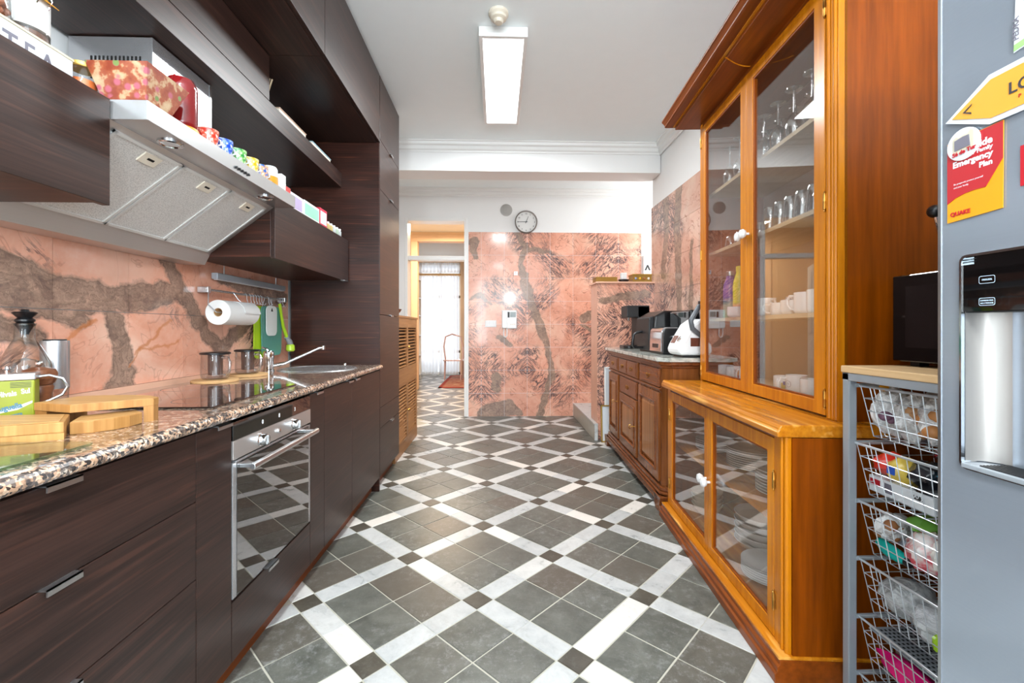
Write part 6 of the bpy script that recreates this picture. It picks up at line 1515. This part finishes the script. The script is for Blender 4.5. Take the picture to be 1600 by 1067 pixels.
# ------------------------------------------------------------------ seen through the doorway
ct = thing('curtain', 'sheer white floor length curtain at the hall window', 'curtain', (-1.47, 11.2, 0))
cm = NT('sheer_white_fabric')
td = cm.node('ShaderNodeBsdfTranslucent'); td.inputs[0].default_value = (.92, .93, .96, 1)
dfu = cm.node('ShaderNodeBsdfDiffuse'); dfu.inputs[0].default_value = (.92, .93, .95, 1)
trn = cm.node('ShaderNodeBsdfTransparent')
m1 = cm.node('ShaderNodeMixShader'); m1.inputs[0].default_value = .5; cm.l.new(td.outputs[0], m1.inputs[1]); cm.l.new(dfu.outputs[0], m1.inputs[2])
m2 = cm.node('ShaderNodeMixShader'); m2.inputs[0].default_value = .25; cm.l.new(m1.outputs[0], m2.inputs[1]); cm.l.new(trn.outputs[0], m2.inputs[2])
cm.l.new(m2.outputs[0], cm.n['Material Output'].inputs['Surface'])
def drape(x0, x1, z0, z1, y, nf):
    g = G(); N = nf*10; vs = []
    for i in range(N+1):
        a = i/N; x = x0+(x1-x0)*a
        for z in (z0, z1): vs.append((x, y+.030*math.sin(a*nf*2*PI+.5*math.sin(a*9))+.010*math.sin(a*31), z))
    return g.add(vs, [(2*i, 2*i+2, 2*i+3, 2*i+1) for i in range(N)], True)
part(ct, 'panel', drape(-2.02, -1.50, .02, 2.50, 11.22, 6), cm.m); part(ct, 'panel', drape(-1.46, -.98, .02, 2.50, 11.22, 6), cm.m)
part(ct, 'rod', G().tube([(-2.06, 11.22, 2.52), (-.92, 11.22, 2.52)], .014, 10), 'brass')
part(ct, 'lace_valance', drape(-2.02, -.96, 2.58, 2.84, 11.30, 12), cm.m)
struct('trim_7', G().box(-2.06, -1.98, 11.34, 11.40, 0, 2.85).box(-.95, -.86, 11.34, 11.40, 0, 2.85).box(-1.98, -.95, 11.34, 11.40, 2.50, 2.57).box(-2.06, -.86, 11.34, 11.40, 2.85, 2.93), 'peach_trim', 'pale peach frame around the hall window')
rg = thing('rug', 'reddish woven rug on the hall floor', 'rug', (-.45, 9.9, 0))
rgm = NT('woven_rug'); c = rgm.ramp(rgm.noise(rgm.scale3(rgm.obj(), (6, 26, 1)), 1, 4, .6), [(.38, srgb(150, 60, 52)), (.5, srgb(176, 110, 90)), (.62, srgb(206, 176, 146))]); rgm.set(color=c, rough=.9)
part(rg, 'field', G().box(-1.10, .30, 8.85, 11.0, 0, .008), rgm.m)
part(rg, 'border', G().box(-1.17, -1.10, 8.75, 11.1, 0, .009).box(-1.17, .37, 8.75, 8.85, 0, .009).box(-1.17, .37, 11.0, 11.1, 0, .009).box(.30, .37, 8.75, 11.1, 0, .009), plain('rug_border', (160, 62, 50), .9, var=.2))
ch_ = thing('chair', 'clear pinkish acrylic chair with curved back in the far room', 'chair', (-.95, 10.2, 0))
pk = plain('pinkish_acrylic', (222, 190, 190), .1)
part(ch_, 'back', G().tube([(-1.20, 10.3, .46), (-1.24, 10.3, .75), (-1.20, 10.3, .98), (-1.05, 10.3, 1.04), (-.85, 10.3, .98), (-.80, 10.3, .75), (-.80, 10.3, .46)], .018, 8), pk)
part(ch_, 'seat', G().prism(rrect(-1.22, -.78, 9.95, 10.35, .06), .44, .465), pk)
for x, y in ((-1.18, 10.0), (-.82, 10.0), (-1.20, 10.3), (-.80, 10.3)): part(ch_, 'leg', G().tube([(x, y, .44), (x*1.01, y, .010)], [.016, .011], 8), pk)
tbl = thing('table', 'thin white table edge seen beside the curtain in the far room', 'table', (-.35, 10.6, 0))
part(tbl, 'top', G().box(-.84, .1, 10.5, 11.0, .70, .725), 'whiteplastic', .004)
for x, y in ((-.80, 10.53), (.06, 10.53), (-.80, 10.96), (.06, 10.96)): part(tbl, 'leg', G().box(x-.015, x+.015, y-.015, y+.015, .0095, .70), 'whiteplastic')
bc = thing('bookcase', 'narrow white open bookcase along the left side of the far room', 'bookcase', (-1.9, 9.6, 0))
part(bc, 'side', G().box(-2.2, -1.78, 9.3, 9.33, 0, 2.3), 'trimwhite'); part(bc, 'side', G().box(-2.2, -1.78, 10.4, 10.43, 0, 2.3), 'trimwhite')
for z in (.1, .55, 1.0, 1.45, 1.85, 2.28): part(bc, 'shelf', G().box(-2.2, -1.78, 9.33, 10.4, z, z+.025), 'trimwhite')
pic = thing('painting', 'small landscape painting in a dark frame on the hall wall', 'painting', (-2.38, 7.75, 1.1))
part(pic, 'frame', G().box(-2.40, -2.36, 7.35, 7.42, .95, 1.75).box(-2.40, -2.36, 8.0, 8.07, .95, 1.75).box(-2.40, -2.36, 7.35, 8.07, .95, 1.02).box(-2.40, -2.36, 7.35, 8.07, 1.68, 1.75), 'wenge_dark', .004)
lm = NT('landscape_paint'); s3 = lm.node('ShaderNodeSeparateXYZ'); lm.l.new(lm.obj(), s3.inputs[0])
lm.set(color=lm.ramp(lm.math('ADD', lm.math('MULTIPLY', s3.outputs[2], 1.4), lm.math('MULTIPLY', lm.noise(lm.obj(), 6, 3), .12)), [(.0, srgb(60, 50, 50)), (.3, srgb(120, 90, 80)), (.38, srgb(60, 110, 140)), (.55, srgb(226, 170, 110)), (.9, srgb(200, 200, 190))]), rough=.5)
part(pic, 'canvas', G().box(-2.395, -2.38, 7.41, 8.01, 1.01, 1.69), lm.m)
